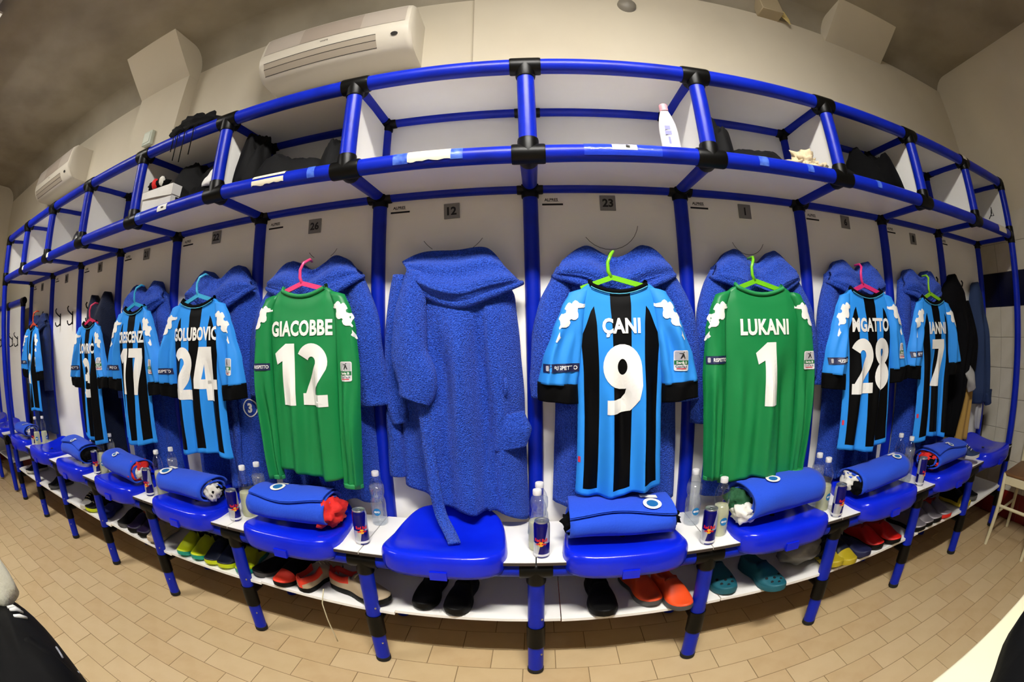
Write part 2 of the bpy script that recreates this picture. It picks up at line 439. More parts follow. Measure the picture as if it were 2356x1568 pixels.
# moulded seats bolted on the bench
def seat_mesh():
    """plan: rounded trapezoid; front lip rolls down, back lip rises"""
    b = MB(); N, M = 44, 22
    def plan(a, s):
        # superellipse outline scaled by s
        c, sn = math.cos(a), math.sin(a); e = 2/4.2
        px = math.copysign(abs(c)**e, c); py = math.copysign(abs(sn)**e, sn)
        y = -.228+py*.192*s
        hw = .222-.042*((py*s+1)/2)**1.5
        return px*hw*s, y
    def top(x, y):
        t = (y+.42)/.384                        # 0 front .. 1 back
        z = .588-.016*math.exp(-((t-.45)/.25)**2)-.010*max(0, 1-t/.12)**2
        z += .046*max(0, (t-.70)/.30)**2        # raised back lip
        z -= .010*math.exp(-(x/.12)**2)*math.exp(-((t-.5)/.3)**2)
        return z
    rings = [(0.001, 0), (.15, 0), (.3, 0), (.45, 0), (.6, 0), (.72, 0), (.82, 0), (.90, 0), (.945, -.002), (.975, -.008), (.993, -.018), (1.0, -.032), (1.0, -.05), (.99, -.07), (.975, -.083), (.95, -.09), (.8, -.078), (.5, -.05), (.001, -.05)]
    for (s, dz) in rings:
        for k in range(N):
            x, y = plan(2*PI*k/N, s)
            xs, ys = plan(2*PI*k/N, min(s, .93))
            z = top(xs, ys)+dz
            if s == 1.0 or dz < -.03:
                # skirt deeper at the front than at the back
                t = (y+.42)/.384; z = top(xs, ys)*(1)+dz*(1-.25*t)
                if dz <= -.05 and s < .96: z = max(z, .5)
            b.v.append((x, y, z))
    for i in range(len(rings)-1):
        for k in range(N):
            k2 = (k+1) % N; b.face((i*N+k, i*N+k2, (i+1)*N+k2, (i+1)*N+k))
    return b.mesh('seat', True, [seat_blue])
SEAT = seat_mesh()
b = MB(); b.box((-.028, -.4265, .497), (.028, -.412, .527)); TAB = b.mesh('latch_tab', False, [seat_blue])
b = MB(); b.lathe([(.011, 0), (.011, .002)], 16); HOLE = b.mesh('drain_hole', False, [hole_dark])
def seat(x, parent, dz=0, dy=0):
    s = obj('seat', SEAT, parent, None, (x, dy, dz))
    obj('latch_tab', TAB, s); obj('drain_hole', HOLE, s, None, (0, -.235, .5655))
    return s
SEAT_DX = {-1: -.008, 0: .0, 1: .01, 2: .01}
for k in range(K0, K1): seat(PT*(k+.5)+SEAT_DX.get(k, 0), unit)

# paper name strips and clear tape on the shelf rail
paper = mat('cream paper strip', '#e9e0c8', .8, bump=(30, .3)); paper_w = mat('white paper label', '#ecebe6', .7)
tape = mat('clear sticky tape', '#4f74d6', .35, bump=(60, .6), var=(40, '#2c50c8', .45, .6))
def rail_strip(name, x0, x1, a0, a1, m, r=R+.0012, z=ZS, rag=0, seed=1, parent=unit):
    """strip wrapped on the rail front; angles measured from straight ahead (-y), positive up"""
    b = MB(); rr = random.Random(seed)
    def f(u, v):
        a = math.radians(a0+(a1-a0)*v); x = x0+(x1-x0)*u
        if rag and v == 0: a += math.radians(rag*(noise.noise((u*5+seed, 0, 0))))
        k = math.floor(x/PT); t = x/PT-k; zz = z+(SAG.get(k, 0)*(1-t)+SAG.get(k+1, 0)*t if z == ZS else 0)
        return (x, YS-r*math.cos(a), zz+r*math.sin(a))
    b.quad_grid(f, 14, 6); return b.build(name, m, parent, True)
rail_strip('tape_strip', -.425, -.375, -35, 50, tape); rail_strip('paper_label', -.377, -.238, -25, 55, paper, R+.002, rag=12); rail_strip('tape_strip', -.24, -.2, -30, 55, tape)
rail_strip('paper_label', -.985, -.835, 25, 75, paper, R+.002); rail_strip('paper_label', -.985, -.838, -30, 8, paper, R+.002, rag=40, seed=5)
rail_strip('tape_strip', .17, .42, -35, 60, mat('faint tape', '#1b3cc8', .3, bump=(50, .5)), R+.0008)
lb = rail_strip('paper_label', .258, .338, 0, 45, paper_w, R+.002)
b = MB()
for (xa, xb) in ((.302, .314),): b.prism([(xa, ZS+.002), (xb, ZS+.001), (xb, ZS+.007), (xa, ZS+.009)], YS-R-.0036, YS-R+.002)
b.build('handwriting', ink, lb)
lb = rail_strip('paper_label', -1.56, -1.49, -20, 35, paper_w, R+.002, seed=3)
b = MB()
for (xa, xb) in ((-1.53, -1.512),): b.prism([(xa, ZS+.002), (xb, ZS+.001), (xb, ZS+.008), (xa, ZS+.009)], YS-R-.0034, YS-R-.001)
b.build('handwriting', ink, lb)
rail_strip('tape_strip', .78, .82, -30, 50, tape, seed=7); rail_strip('tape_strip', 1.0, 1.03, -20, 50, tape, seed=9); rail_strip('tape_strip', 1.40, 1.43, -20, 50, tape); rail_strip('tape_strip', -.74, -.71, -40, 50, tape)
rail_strip('paper_label', 2.72, 2.86, -30, 60, paper, R+.002, seed=12)
rail_strip('tape_strip', -1.78, -1.70, -30, 50, tape); rail_strip('paper_label', -2.95, -2.91, -20, 40, paper_w, R+.002); rail_strip('paper_label', -3.55, -3.51, -20, 40, paper_w, R+.002)
rail_strip('paper_label', 2.36, 2.41, 0, 100, paper, RC+.002, z=ZT)

# second, lower bench run on the far left
unit2 = tag(empty('coat_rack_bench', (-4.8, 0, 0)), 'low blue bench with coat hooks at the far left wall', 'bench')
U2 = (-5.7, -5.1, -4.5)
def u2(o): o.location.x += 4.8; return o
for i, x in enumerate(U2):
    u2(hrail('post', (x, 0, .02), (x, 0, 1.65), unit2)); u2(connector((x, 0, 1.70), [XP, XM, DN], unit2))
    u2(hrail('leg', (x, YB, .02), (x, YB, ZB-.05), unit2)); u2(connector((x, YB, ZB-.01), [XP, XM, DN], unit2))
    u2(hrail('side_rail', (x, YB, ZB-.01), (x, 0, ZB-.01), unit2))
    if i < 2:
        xn = U2[i+1]
        u2(hrail('rail', (x+.05, 0, 1.70), (xn-.05, 0, 1.70), unit2)); u2(hrail('bench_rail', (x+.05, YB, ZB-.01), (xn-.05, YB, ZB-.01), unit2))
        u2(panel('back_panel', (x+.01, .006, .46), (xn-.01, .016, 1.69), unit2)); u2(panel('bench_board', (x+.002, YB-.03, .522), (xn-.002, -.02, .535), unit2))
        u2(panel('shoe_shelf', (x+.01, -.3, .26), (xn-.01, -.02, .272), unit2)); u2(seat((x+xn)/2, unit2, -.01))

# coat hooks
hook_m = mat('black wire hook', '#0c0b0b', .35, metal=.4)
def hook_mesh():
    b = MB()
    b.box((-.010, -.004, -.045), (.010, 0, .045))
    b.tube([(0, -.003, .02), (0, -.03, .035), (0, -.05, .05), (0, -.055, .068), (0, -.045, .08)], .0055, 10)
    b.tube([(0, -.003, -.03), (0, -.02, -.045), (0, -.04, -.05), (0, -.052, -.038), (0, -.055, -.02)], .0055, 10)
    return b.mesh('coat_hook', 'auto', [hook_m])
HOOK = hook_mesh()
for k in range(K0, K1):
    for s in (-1, 1): obj('coat_hook', HOOK, unit, None, (PT*(k+.5)+.03+s*.13, .006, 1.47))
for x in (-4.93, -4.71, -5.3, -5.5): obj('coat_hook', HOOK, unit2, None, (x+4.8, .006, 1.34))
# ================================================================== CLOTH
def lerp(a, b, t): return a+(b-a)*t
def smooth01(t): t = max(0., min(1., t)); return t*t*(3-2*t)
class Cloth:
    """A hanging piece of cloth: front is a height field over (x, z).  rows: (z, xl, xr, bulge) top to bottom."""
    def __init__(s, rows, y, folds=(), top=None, bot=None, seed=0, edge=.55, back=.03, jit=.004, jscale=9., extra=None):
        s.rows = rows; s.y = y; s.folds = folds; s.top = top or (lambda u: 0.); s.bot = bot or (lambda u: 0.)
        s.seed = seed; s.edge = edge; s.back = back; s.jit = jit; s.js = jscale; s.extra = extra
        s.z0, s.z1 = rows[0][0], rows[-1][0]
    def row(s, z):
        R = s.rows
        if z >= R[0][0]: return R[0][1:]
        for a, b in zip(R, R[1:]):
            if z >= b[0]:
                t = (a[0]-z)/(a[0]-b[0]); t = .5*t+.5*smooth01(t)
                return tuple(lerp(p, q, t) for p, q in zip(a[1:], b[1:]))
        return R[-1][1:]
    def depth(s, u, v):
        z = lerp(s.z0, s.z1, v); xl, xr, bl = s.row(z)
        p = max(0., 1-abs(2*u-1)**2.6)**s.edge
        y = s.y-bl*p
        env = min(1., 4*u, 4*(1-u))
        for (f, a, ph, dr, v0) in s.folds:
            k = smooth01((v-v0)/.25)
            y -= a*k*env*math.sin(2*PI*(f*u+ph+dr*v))
        x = lerp(xl, xr, u)
        y -= s.jit*env*noise.noise((x*s.js+s.seed*3.7, z*s.js*.5, s.seed*1.3))*2
        if s.extra: y -= s.extra(u, v)*env
        return y
    def pt(s, u, v):
        z = lerp(s.z0, s.z1, v); xl, xr, bl = s.row(z)
        zz = z + s.top(u)*(1-v)**2 + s.bot(u)*v**2
        return lerp(xl, xr, u), s.depth(u, v), zz
    def inv(s, x, z):
        v = (s.z0-z)/(s.z0-s.z1); u = .5
        for _ in range(4):
            v = max(-.05, min(1.05, v)); zn = lerp(s.z0, s.z1, v)
            xl, xr, bl = s.row(zn); u = max(0, min(1, (x-xl)/(xr-xl)))
            zz = zn + s.top(u)*(1-v)**2 + s.bot(u)*v**2
            v += (zz-z)/(s.z0-s.z1)
        return u, max(0, min(1, v))
    def F(s, x, z): return s.depth(*s.inv(x, z))
    def mesh(s, name, m, nu=40, nv=48, mats=None):
        b = MB()
        b.quad_grid(s.pt, nu, nv)
        def back(u, v):
            x, y, z = s.pt(u, v); e = max(0., 1-abs(2*u-1)**6)
            xl, xr, bl = s.row(lerp(s.z0, s.z1, v))
            return x, max(y+.0015, lerp(y, s.y+s.back*.3, e)), z
        n0 = len(b.v)
        b.quad_grid(back, nu, nv, flip=True)
        # close top and bottom
        st = nu+1
        for i in range(nu):
            b.face((i+1, i, n0+i, n0+i+1)); a = nv*st+i; b.face((a, a+1, n0+a+1, n0+a))
        return b.mesh(name, True, [m])
    def build(s, name, m, parent, nu=40, nv=48): return obj(name, s.mesh(name, m, nu, nv), parent)
    def print_on(s, me, cx, cz, name, m, parent, off=.0022, rot=0., step=.014):
        slice_mesh(me, step)
        c, sn = math.cos(rot), math.sin(rot)
        for v in me.vertices:
            x = cx+v.co.x*c-v.co.z*sn; z = cz+v.co.x*sn+v.co.z*c
            v.co = (x, s.F(x, z)-off, z)
        me.update(); return obj(name, me, parent, m)
def loft(path, wid, dep, n=18, nseg=None, seed=0, amp=.0, freq=3, cap=True):
    """soft tube with elliptical section, fold noise"""
    b = MB(); P = [Vector(p) for p in path]; m = len(P)
    ns = nseg or (m-1)*6
    def at(L, t):
        f = t*(m-1); i = min(int(f), m-2); t = f-i
        p0 = L[max(i-1, 0)]; p1 = L[i]; p2 = L[i+1]; p3 = L[min(i+2, m-1)]
        return .5*((2*p1)+(p2-p0)*t+(2*p0-5*p1+4*p2-p3)*t*t+(3*p1-p0-3*p2+p3)*t**3)
    ring0 = len(b.v)
    for j in range(ns+1):
        t = j/ns; c = at(P, t); d = (at(P, min(1, t+.02))-at(P, max(0, t-.02))).normalized()
        side = Vector((1, 0, 0)); side = (side-d*side.dot(d))
        side = side.normalized() if side.length > .2 else Vector((0, 1, 0))
        fw = d.cross(side); w_, d_ = at(wid, t), at(dep, t)
        for k in range(n):
            a = 2*PI*k/n
            q = 1+amp*math.sin(freq*a+seed+t*4)+amp*1.2*noise.noise((math.cos(a)*1.6+seed*2.1, math.sin(a)*1.6, t*ns*.25+seed))
            b.v.append(tuple(c+side*math.cos(a)*w_*q+fw*math.sin(a)*d_*q))
    for j in range(ns):
        for k in range(n):
            k2 = (k+1) % n; b.face((j*n+k, j*n+k2, (j+1)*n+k2, (j+1)*n+k))
    if cap:
        b.face(list(range(n))[::-1])
        # open, hollow looking end: inner ring pushed back in
        base = ns*n; c = P[-1]; inn = len(b.v); back_ = (P[-2]-P[-1]).normalized()*.02
        for k in range(n):
            v = Vector(b.v[base+k]); b.v.append(tuple(c+(v-c)*.8)); 
        for k in range(n): b.v.append(tuple(Vector(b.v[inn+k])+back_))
        for k in range(n):
            k2 = (k+1) % n; b.face((base+k, base+k2, inn+k2, inn+k)); b.face((inn+k, inn+k2, inn+n+k2, inn+n+k))
        b.face([inn+n+k for k in range(n)])
    return b
def ribbon(path, width, thick, seed=0, n=40):
    b = MB(); P = [Vector(p) for p in path]; m = len(P)
    def at(t):
        f = t*(m-1); i = min(int(f), m-2); t = f-i
        p0 = P[max(i-1, 0)]; p1 = P[i]; p2 = P[i+1]; p3 = P[min(i+2, m-1)]
        return .5*((2*p1)+(p2-p0)*t+(2*p0-5*p1+4*p2-p3)*t*t+(3*p1-p0-3*p2+p3)*t**3)
    for j in range(n+1):
        t = j/n; c = at(t); d = (at(min(1, t+.01))-at(max(0, t-.01))).normalized()
        side = Vector((1, 0, 0)); side = (side-d*side.dot(d)).normalized(); nn = d.cross(side)
        for (sx, sy) in ((-1, -1), (-.5, -1.25), (0, -1), (.5, -1.25), (1, -1), (1, 1), (-1, 1)): b.v.append(tuple(c+side*sx*width/2+nn*sy*thick/2))
    k = 7
    for j in range(n):
        for i in range(k): b.face((j*k+i, j*k+(i+1) % k, (j+1)*k+(i+1) % k, (j+1)*k+i))
    b.face(list(range(k))[::-1]); b.face([n*k+i for i in range(k)])
    return b

terry = mat('blue terry towelling', '#335fda', .95, spec=.15, sheen=.08, bump=(210, 1.0, 2, .012), var=(230, '#1c3ea6', .40, .62))
terry_dk = mat('navy terry towelling', '#0c1630', .95, spec=.2, sheen=.08, bump=(190, .8, 2), var=(60, '#0c152b', .42, .66))
terry_mid = mat('dull blue fleece', '#1c2c60', .95, spec=.2, sheen=.08, bump=(150, .6, 2), var=(50, '#223054', .42, .66))

def robe(xc, label, m=terry, seed=1, rows=None, bot=None, extra=None, hw=.20, top_z=1.55, bottom=.62, style='v', sleeves=(1, 1), hump=.03, dip=.0, belt=True, group='towelling bathrobes on the hooks'):
    rr = random.Random(seed)
    t = tag(empty('bathrobe', (xc, 0, bottom)), label, 'bathrobe', group)
    inv = Matrix.Translation((0, 0, -bottom))
    def add(o): o.location.z = -bottom; return o
    Y = -.022
    folds = [(1.7+rr.uniform(-.3, .3), .026, rr.random(), rr.uniform(-.2, .2), .10), (3.3+rr.uniform(-.4, .4), .024, rr.random(), rr.uniform(-.45, .45), .2), (6.1, .007, rr.random(), .35, .35)]
    top = lambda u: hump*math.exp(-((u-.24)/.13)**2)+hump*1.1*math.exp(-((u-.77)/.13)**2)-.03*max(0, abs(2*u-1)-.75)*4-dip*math.exp(-((u-.5)/.12)**2)
    rows = rows or [(top_z, -hw*.93, hw*.93, .055), (top_z-.08, -hw*1.02, hw*1.02, .085), (top_z-.25, -hw*1.05, hw*1.08, .09), (1.0, -hw*1.05, hw*1.10, .085), (.8, -hw*1.08, hw*1.13, .085), (bottom, -hw*1.1, hw*1.15, .09)]
    body = Cloth(rows, Y, folds, top, bot or (lambda u: .015*math.sin(7*u+seed)), seed, jit=.009, jscale=6., extra=extra)
    bo = add(body.build('robe_body', m, t, 44, 60))
    # hood hanging forward in soft U shaped folds
    def U(z_end, z_mid, w, y0, r, xs=0., n=17, p=2.0, rf=.5):
        pts = []; rad = []
        for i in range(n):
            a = -1+2*i/(n-1); x = a*w+xs; z = z_mid+(z_end-z_mid)*abs(a)**p
            pts.append((x, y0+.042*abs(a)**3-.030*(1-a*a), z)); rad.append(r*(1-rf*abs(a)**3))
        return pts, rad
    hb = MB()
    if style in ('v', 'cowl'):
        if style == 'v':
            j = lambda k: rr.uniform(-k, k)
            upper = [(-hw*.90, top_z-.02), (-hw*.52, top_z+hump*.85), (j(.01), top_z-dip-.004), (hw*.54, top_z+hump*.95), (hw*.90, top_z-.02)]
            lower = [(-hw*1.05, top_z-.085+j(.015)), (-hw*.55, top_z-.115), (j(.02), top_z-.165), (hw*.50, top_z-.125), (hw*1.05, top_z-.075+j(.02))]
            pl = 3
        else:
            upper = [(-.178, 1.548), (-.09, 1.578), (.03, 1.578), (.14, 1.582), (.205, 1.51)]
            lower = [(-.150, 1.515), (-.085, 1.425), (.04, 1.375), (.16, 1.408), (.262, 1.448)]
            pl = 4
        def cr(L, t_):
            n_ = len(L)-1; f = t_*n_; i = min(int(f), n_-1); q = f-i; o = []
            for c in (0, 1):
                p0, p1, p2, p3 = L[max(i-1, 0)][c], L[i][c], L[i+1][c], L[min(i+2, n_)][c]
                o.append(.5*(2*p1+(p2-p0)*q+(2*p0-5*p1+4*p2-p3)*q*q+(3*p1-p0-3*p2+p3)*q**3))
            return o
        def hs(u, v):
            a_, c_ = cr(upper, u), cr(lower, u); x = lerp(a_[0], c_[0], v); z = lerp(a_[1], c_[1], v); e = math.sin(PI*u)**.5
            y = Y-.055-.062*smooth01(v*1.1)*e-.020*math.sin(v*PI)-.0095*e*math.sin(2*PI*(pl*.62*v**.8+.30*u+seed*.37))-.006*noise.noise((u*4+seed, v*4, 0))
            return x, y, z
        NU, NV = 40, 26
        hb.quad_grid(hs, NU, NV)
        off = len(hb.v)
        hb.quad_grid(lambda u, v: (lambda p: (p[0], min(Y-.03, p[1]+.018+.05*math.sin(PI*u)*(1-.3*v)), p[2]+.004*v))(hs(u, v)), NU, NV, flip=True)
        for i in range(NU): a_ = NV*(NU+1)+i; hb.face((a_, a_+1, off+a_+1, off+a_)); hb.face((i+1, i, off+i, off+i+1))
        for j_ in range(NV):
            a_ = j_*(NU+1); hb.face((a_, a_+NU+1, off+a_+NU+1, off+a_)); a_ += NU; hb.face((a_+NU+1, a_, off+a_, off+a_+NU+1))
        pts = [hs(i/30, 1.0) for i in range(31)]
        hr = MB(); hr.tube([(p[0], p[1]+.006, p[2]+.004) for p in pts], [.016*(.55+.45*math.sin(PI*i/30)**.5) for i in range(31)], 12)
        pts = [hs(i/30, .80) for i in range(31)]
        hr2 = MB(); hr2.tube([(p[0], p[1]+.004, p[2]) for p in pts], [.008*(.4+.6*math.sin(PI*i/30)) for i in range(31)], 8)
        add(hr.build('hood_rim', m, t, True)); add(hr2.build('hood_seam', m, t, True))
    if hb.v: add(hb.build('hood', m, t, True))
    # sleeves
    for s, on in zip((-1, 1), sleeves):
        if not on: continue
        L = 1.05+rr.uniform(-.03, .03) if on is True or on == 1 else on
        x0 = s*hw*.80; 
        b = loft([(x0, Y-.03, top_z-.06), (s*(hw+.02), Y-.055, top_z-.2), (s*(hw+.035), Y-.065, 1.2), (s*(hw+.035+rr.uniform(-.01, .015)), Y-.06, L)], [.045, .055, .06, .066], [.03, .042, .045, .04], 18, 26, seed+s, .07, 3)
        add(b.build('sleeve', m, t, True))
    if belt:
        bx = rr.uniform(-.14, .14) if belt is True else belt
        zb = rr.uniform(.60, .68); y = body.F(bx, .9)-.01
        b = ribbon([(bx, body.F(bx, 1.05)-.006, 1.05), (bx+.01, y-.006, .9), (bx-.005, body.F(bx, .75)-.008, .75), (bx+.01, body.F(bx, zb)-.008, zb)], .04, .008)
        add(b.build('belt', m, t, True))
    t['body'] = 0; del t['body']
    return t, body, add

# robe with everything in sight in bay 12
t, body, add = robe(-.30, 'royal blue bathrobe hanging alone with drooping hood and belt end on the seat', terry, 3, hw=.205, top_z=1.565, bottom=.62, style='cowl', sleeves=(0, 0), hump=.004, belt=False, rows=[(1.565, -.175, .155, .055), (1.50, -.18, .205, .08), (1.43, -.178, .235, .09), (1.25, -.19, .25, .10), (1.07, -.20, .262, .10), (.80, -.212, .268, .10), (.62, -.21, .275, .11)], bot=lambda u: .085*(1-u)**2-.06*max(0, (u-.72)/.28)**1.2+.006*math.sin(9*u), extra=lambda u, v: .030*smooth01((u-(.70+.03*math.sin(4*v)))/.025)*smooth01((v-.16)/.1)-.02*math.exp(-((u-.66)/.03)**2)*smooth01((v-.16)/.2))
b = loft([(-.115, -.10, 1.50), (-.130, -.125, 1.38), (-.130, -.14, 1.22), (-.100, -.145, 1.12), (-.118, -.145, 1.05)], [.040, .056, .066, .072, .060], [.030, .040, .045, .045, .040], 20, 30, 2, .07, 3); add(b.build('sleeve', terry, t, True))
b = loft([(-.19, -.05, 1.50), (-.21, -.06, 1.3), (-.215, -.065, 1.05), (-.20, -.07, .95)], [.03, .035, .04, .035], [.03, .035, .035, .03], 16, 26, 5, .09, 3); add(b.build('sleeve', terry, t, True))
b = loft([(-.235, -.05, 1.0), (-.225, -.06, .85), (-.225, -.06, .74)], [.028, .032, .034], [.03, .03, .03], 14, 18, 9, .08, 3); add(b.build('front_edge', terry, t, True))
b = ribbon([(-.088, body.F(-.09, 1.0)-.012, 1.0), (-.075, body.F(-.08, .86)-.014, .86), (-.055, body.F(-.05, .72)-.022, .72), (-.035, -.19, .635), (.005, -.25, .592), (.03, -.31, .583)], .042, .009); add(b.build('belt', terry, t, True))
pk = Cloth([(.985, .165, .262, .014), (.93, .16, .288, .026), (.855, .155, .268, .014)], -.105, (), lambda u: .02*u, lambda u: .02*u, 4, back=.02); add(pk.build('pocket', terry, t, 14, 14))
lp = ribbon([(.20, -.118, 1.12), (.202, -.130, 1.09), (.2, -.118, 1.06)], .012, .005, n=14); add(lp.build('belt_loop', terry, t, True))

robe(.30, 'royal blue bathrobe hanging behind the CANI shirt', terry, 8, hw=.215, top_z=1.55, sleeves=(1.0, 1.02), hump=.035, dip=.01)
robe(.885, 'royal blue bathrobe hanging behind the green LUKANI shirt', terry, 12, hw=.20, top_z=1.545, sleeves=(.93, 1.08), hump=.04, dip=.015)
robe(1.47, 'royal blue bathrobe hanging behind the MGATTO shirt', terry, 15, hw=.19, top_z=1.54, sleeves=(1.0, 0), hump=.035, dip=.015, belt=-.12)
robe(2.03, 'royal blue bathrobe hanging behind the IANNI shirt', terry, 19, hw=.185, top_z=1.54, sleeves=(1.04, 0), hump=.03, dip=.01)
robe(-.86, 'royal blue bathrobe hanging behind the green GIACOBBE shirt', terry, 22, hw=.215, top_z=1.555, sleeves=(1.0, 1.02), hump=.035, dip=.01)
t, body, add = robe(-1.385, 'royal blue bathrobe with white 3 badge behind the number 24 shirt', terry, 27, hw=.215, top_z=1.55, sleeves=(1.0, 0), hump=.05, dip=.0)
badge_w = mat('white print', '#f2f1ec', .6)
ring = []
for i in range(25): a = 2*PI*i/24; ring.append((.034*math.cos(a), .040*math.sin(a)))
for i in range(25): a = -2*PI*i/24; ring.append((.029*math.cos(a), .035*math.sin(a)))
add(body.print_on(poly_mesh(ring), .185, .985, 'badge', badge_w, t, .004)); add(body.print_on(text_mesh('3', .042, .05), .185, .985, 'badge', badge_w, t, .004))
robe(-2.0, 'royal blue bathrobe hanging behind the CRESCENZI shirt', terry, 31, hw=.19, top_z=1.55, sleeves=(.98, 1.0), hump=.04, dip=.01)
robe(-2.58, 'dark navy bathrobe behind the striped number 3 shirt', terry_dk, 35, hw=.19, top_z=1.53, sleeves=(0, 0), hump=.055, dip=.03, style='n', belt=False)
robe(-3.78, 'dark blue bathrobe behind the number 2 shirt at the far left', terry_mid, 41, hw=.20, top_z=1.50, sleeves=(.98, .95), hump=.03, dip=.01)

# ------------------------------------------------------------------ hangers
def hanger(xc, z, y, colour, hexc, label, lean=0.):
    m = mat(colour+' plastic hanger', hexc, .3, spec=.5, coat=.2)
    t = tag(empty('clothes_hanger', (xc, y, z)), label, 'hanger', 'coloured plastic hangers')
    b = MB(); b.tube([(-.002, 0, .0), (-.012, 0, .022), (-.012+lean, .0, .052), (.0+lean, .004, .078), (.014+lean, .03, .094), (.006+lean, .06, .092)], [.0065, .0065, .006, .006, .0055, .005], 10); b.build('hook', m, t, True)
    b = MB(); b.box((0, -.0045, -.0085), (.112, .0045, .0085)); me = b.mesh('arm', False, [m])
    for sgn, a in ((1, -.27), (-1, .33)):
        o = obj('arm', me, t, None, (0, 0, 0)); o.rotation_euler = (0, -a if sgn > 0 else PI-a, 0)
    b = MB(); b.tube([(-.105, 0.004, -.045), (0, .004, -.05), (.105, .004, -.04)], .005, 8); b.build('cross_bar', m, t, True)
    return t

# ------------------------------------------------------------------ shirts
def stripe_material(name, blue='#2f92f0', dark='#020203', edges=((.075, .245), (.405, .605), (.755, .925))):
    m = bpy.data.materials.new(name); m.use_nodes = True; nt = m.node_tree; bs = nt.nodes['Principled BSDF']
    uv = nt.nodes.new('ShaderNodeUVMap'); uv.uv_map = 'UVMap'; sp = nt.nodes.new('ShaderNodeSeparateXYZ'); nt.links.new(uv.outputs[0], sp.inputs[0])
    def M(op, a, b_):
        n = nt.nodes.new('ShaderNodeMath'); n.operation = op
        for i, q in enumerate((a, b_)):
            if isinstance(q, (int, float)): n.inputs[i].default_value = q
            else: nt.links.new(q, n.inputs[i])
        return n.outputs[0]
    U, V = sp.outputs[0], sp.outputs[1]
    tot = None
    for i, (a, c) in enumerate(edges):
        s_ = M('MULTIPLY', M('GREATER_THAN', U, a), M('LESS_THAN', U, c))
        if i != 1:   # outer stripes start below the raglan seam, which slants down to the side
            d = M('ABSOLUTE', M('SUBTRACT', U, .5), 0); lim = M('ADD', M('MULTIPLY', M('SUBTRACT', d, .24), .75), .085)
            s_ = M('MULTIPLY', s_, M('GREATER_THAN', V, lim))
        tot = s_ if tot is None else M('MAXIMUM', tot, s_)
    tot = M('MULTIPLY', tot, M('LESS_THAN', V, .966))
    n2 = nt.nodes.new('ShaderNodeTexNoise'); n2.inputs['Scale'].default_value = 5
    mx = nt.nodes.new('ShaderNodeMix'); mx.data_type = 'RGBA'; mx.inputs[6].default_value = lin(blue); mx.inputs[7].default_value = lin(dark)
    nt.links.new(tot, mx.inputs[0]); nt.links.new(mx.outputs[2], bs.inputs['Base Color'])
    bs.inputs['Roughness'].default_value = .6; bs.inputs['Specular IOR Level'].default_value = .1; bs.inputs['Sheen Weight'].default_value = .0
    return m
striped = stripe_material('blue and black striped jersey')
sky = mat('sky blue jersey', '#2f92f0', .6, spec=.25); blk = mat('black jersey knit', '#020203', .8, spec=.1)
green = mat('green satin jersey', '#148043', .45, spec=.35); green_l = mat('green rib knit', '#1a8a4a', .6)
green_d = mat('deep green back panel', '#1c8745', .42)
white_print = mat('white flock print', '#f4f3ee', .6)
patch_navy = mat('navy sleeve patch', '#101a4a', .5); patch_white = mat('white sleeve badge', '#e6e6e6', .5); patch_green = mat('green badge band', '#17703c', .5); patch_red = mat('red badge line', '#d8324a', .5); patch_grey = mat('grey badge field', '#b9b7bb', .5)
collar_trim = mat('teal collar piping', '#4fb3d8', .5)

# emblem of two figures sitting back to back, seen along the shoulder
EMB = [(150,300),(175,292),(220,322),(290,308),(318,278),(345,268),(375,290),(392,318),(418,298),(440,302),(470,340),(492,385),(470,405),(478,440),(515,455),(535,450),(560,485),(578,520),(560,545),(555,600),(580,645),(572,668),(545,640),(520,640),(480,640),(440,618),(418,575),(430,540),(405,525),(380,538),(345,536),(312,505),(308,460),(318,420),(312,378),(230,372),(180,340)]
EMB2 = [(568,700),(590,740),(628,830),(612,842),(555,775),(570,750)]
def emblem(scale, mirror):
    k = scale/400
    def tr(P): return [((-1 if mirror else 1)*(p[0]-390)*k, (480-p[1])*k) for p in P]
    return join_meshes([poly_mesh(tr(EMB)), poly_mesh(tr(EMB2))])
def rect(w, h, r=.0): return [(-w/2, -h/2), (w/2, -h/2), (w/2, h/2), (-w/2, h/2)]
def rrect(w, h, r, n=4):
    out = []
    for (cx, cz, a0) in ((w/2-r, h/2-r, 0), (-w/2+r, h/2-r, 90), (-w/2+r, -h/2+r, 180), (w/2-r, -h/2+r, 270)):
        for i in range(n+1): a = math.radians(a0+90*i/n); out.append((cx+r*math.cos(a), cz+r*math.sin(a)))
    return out

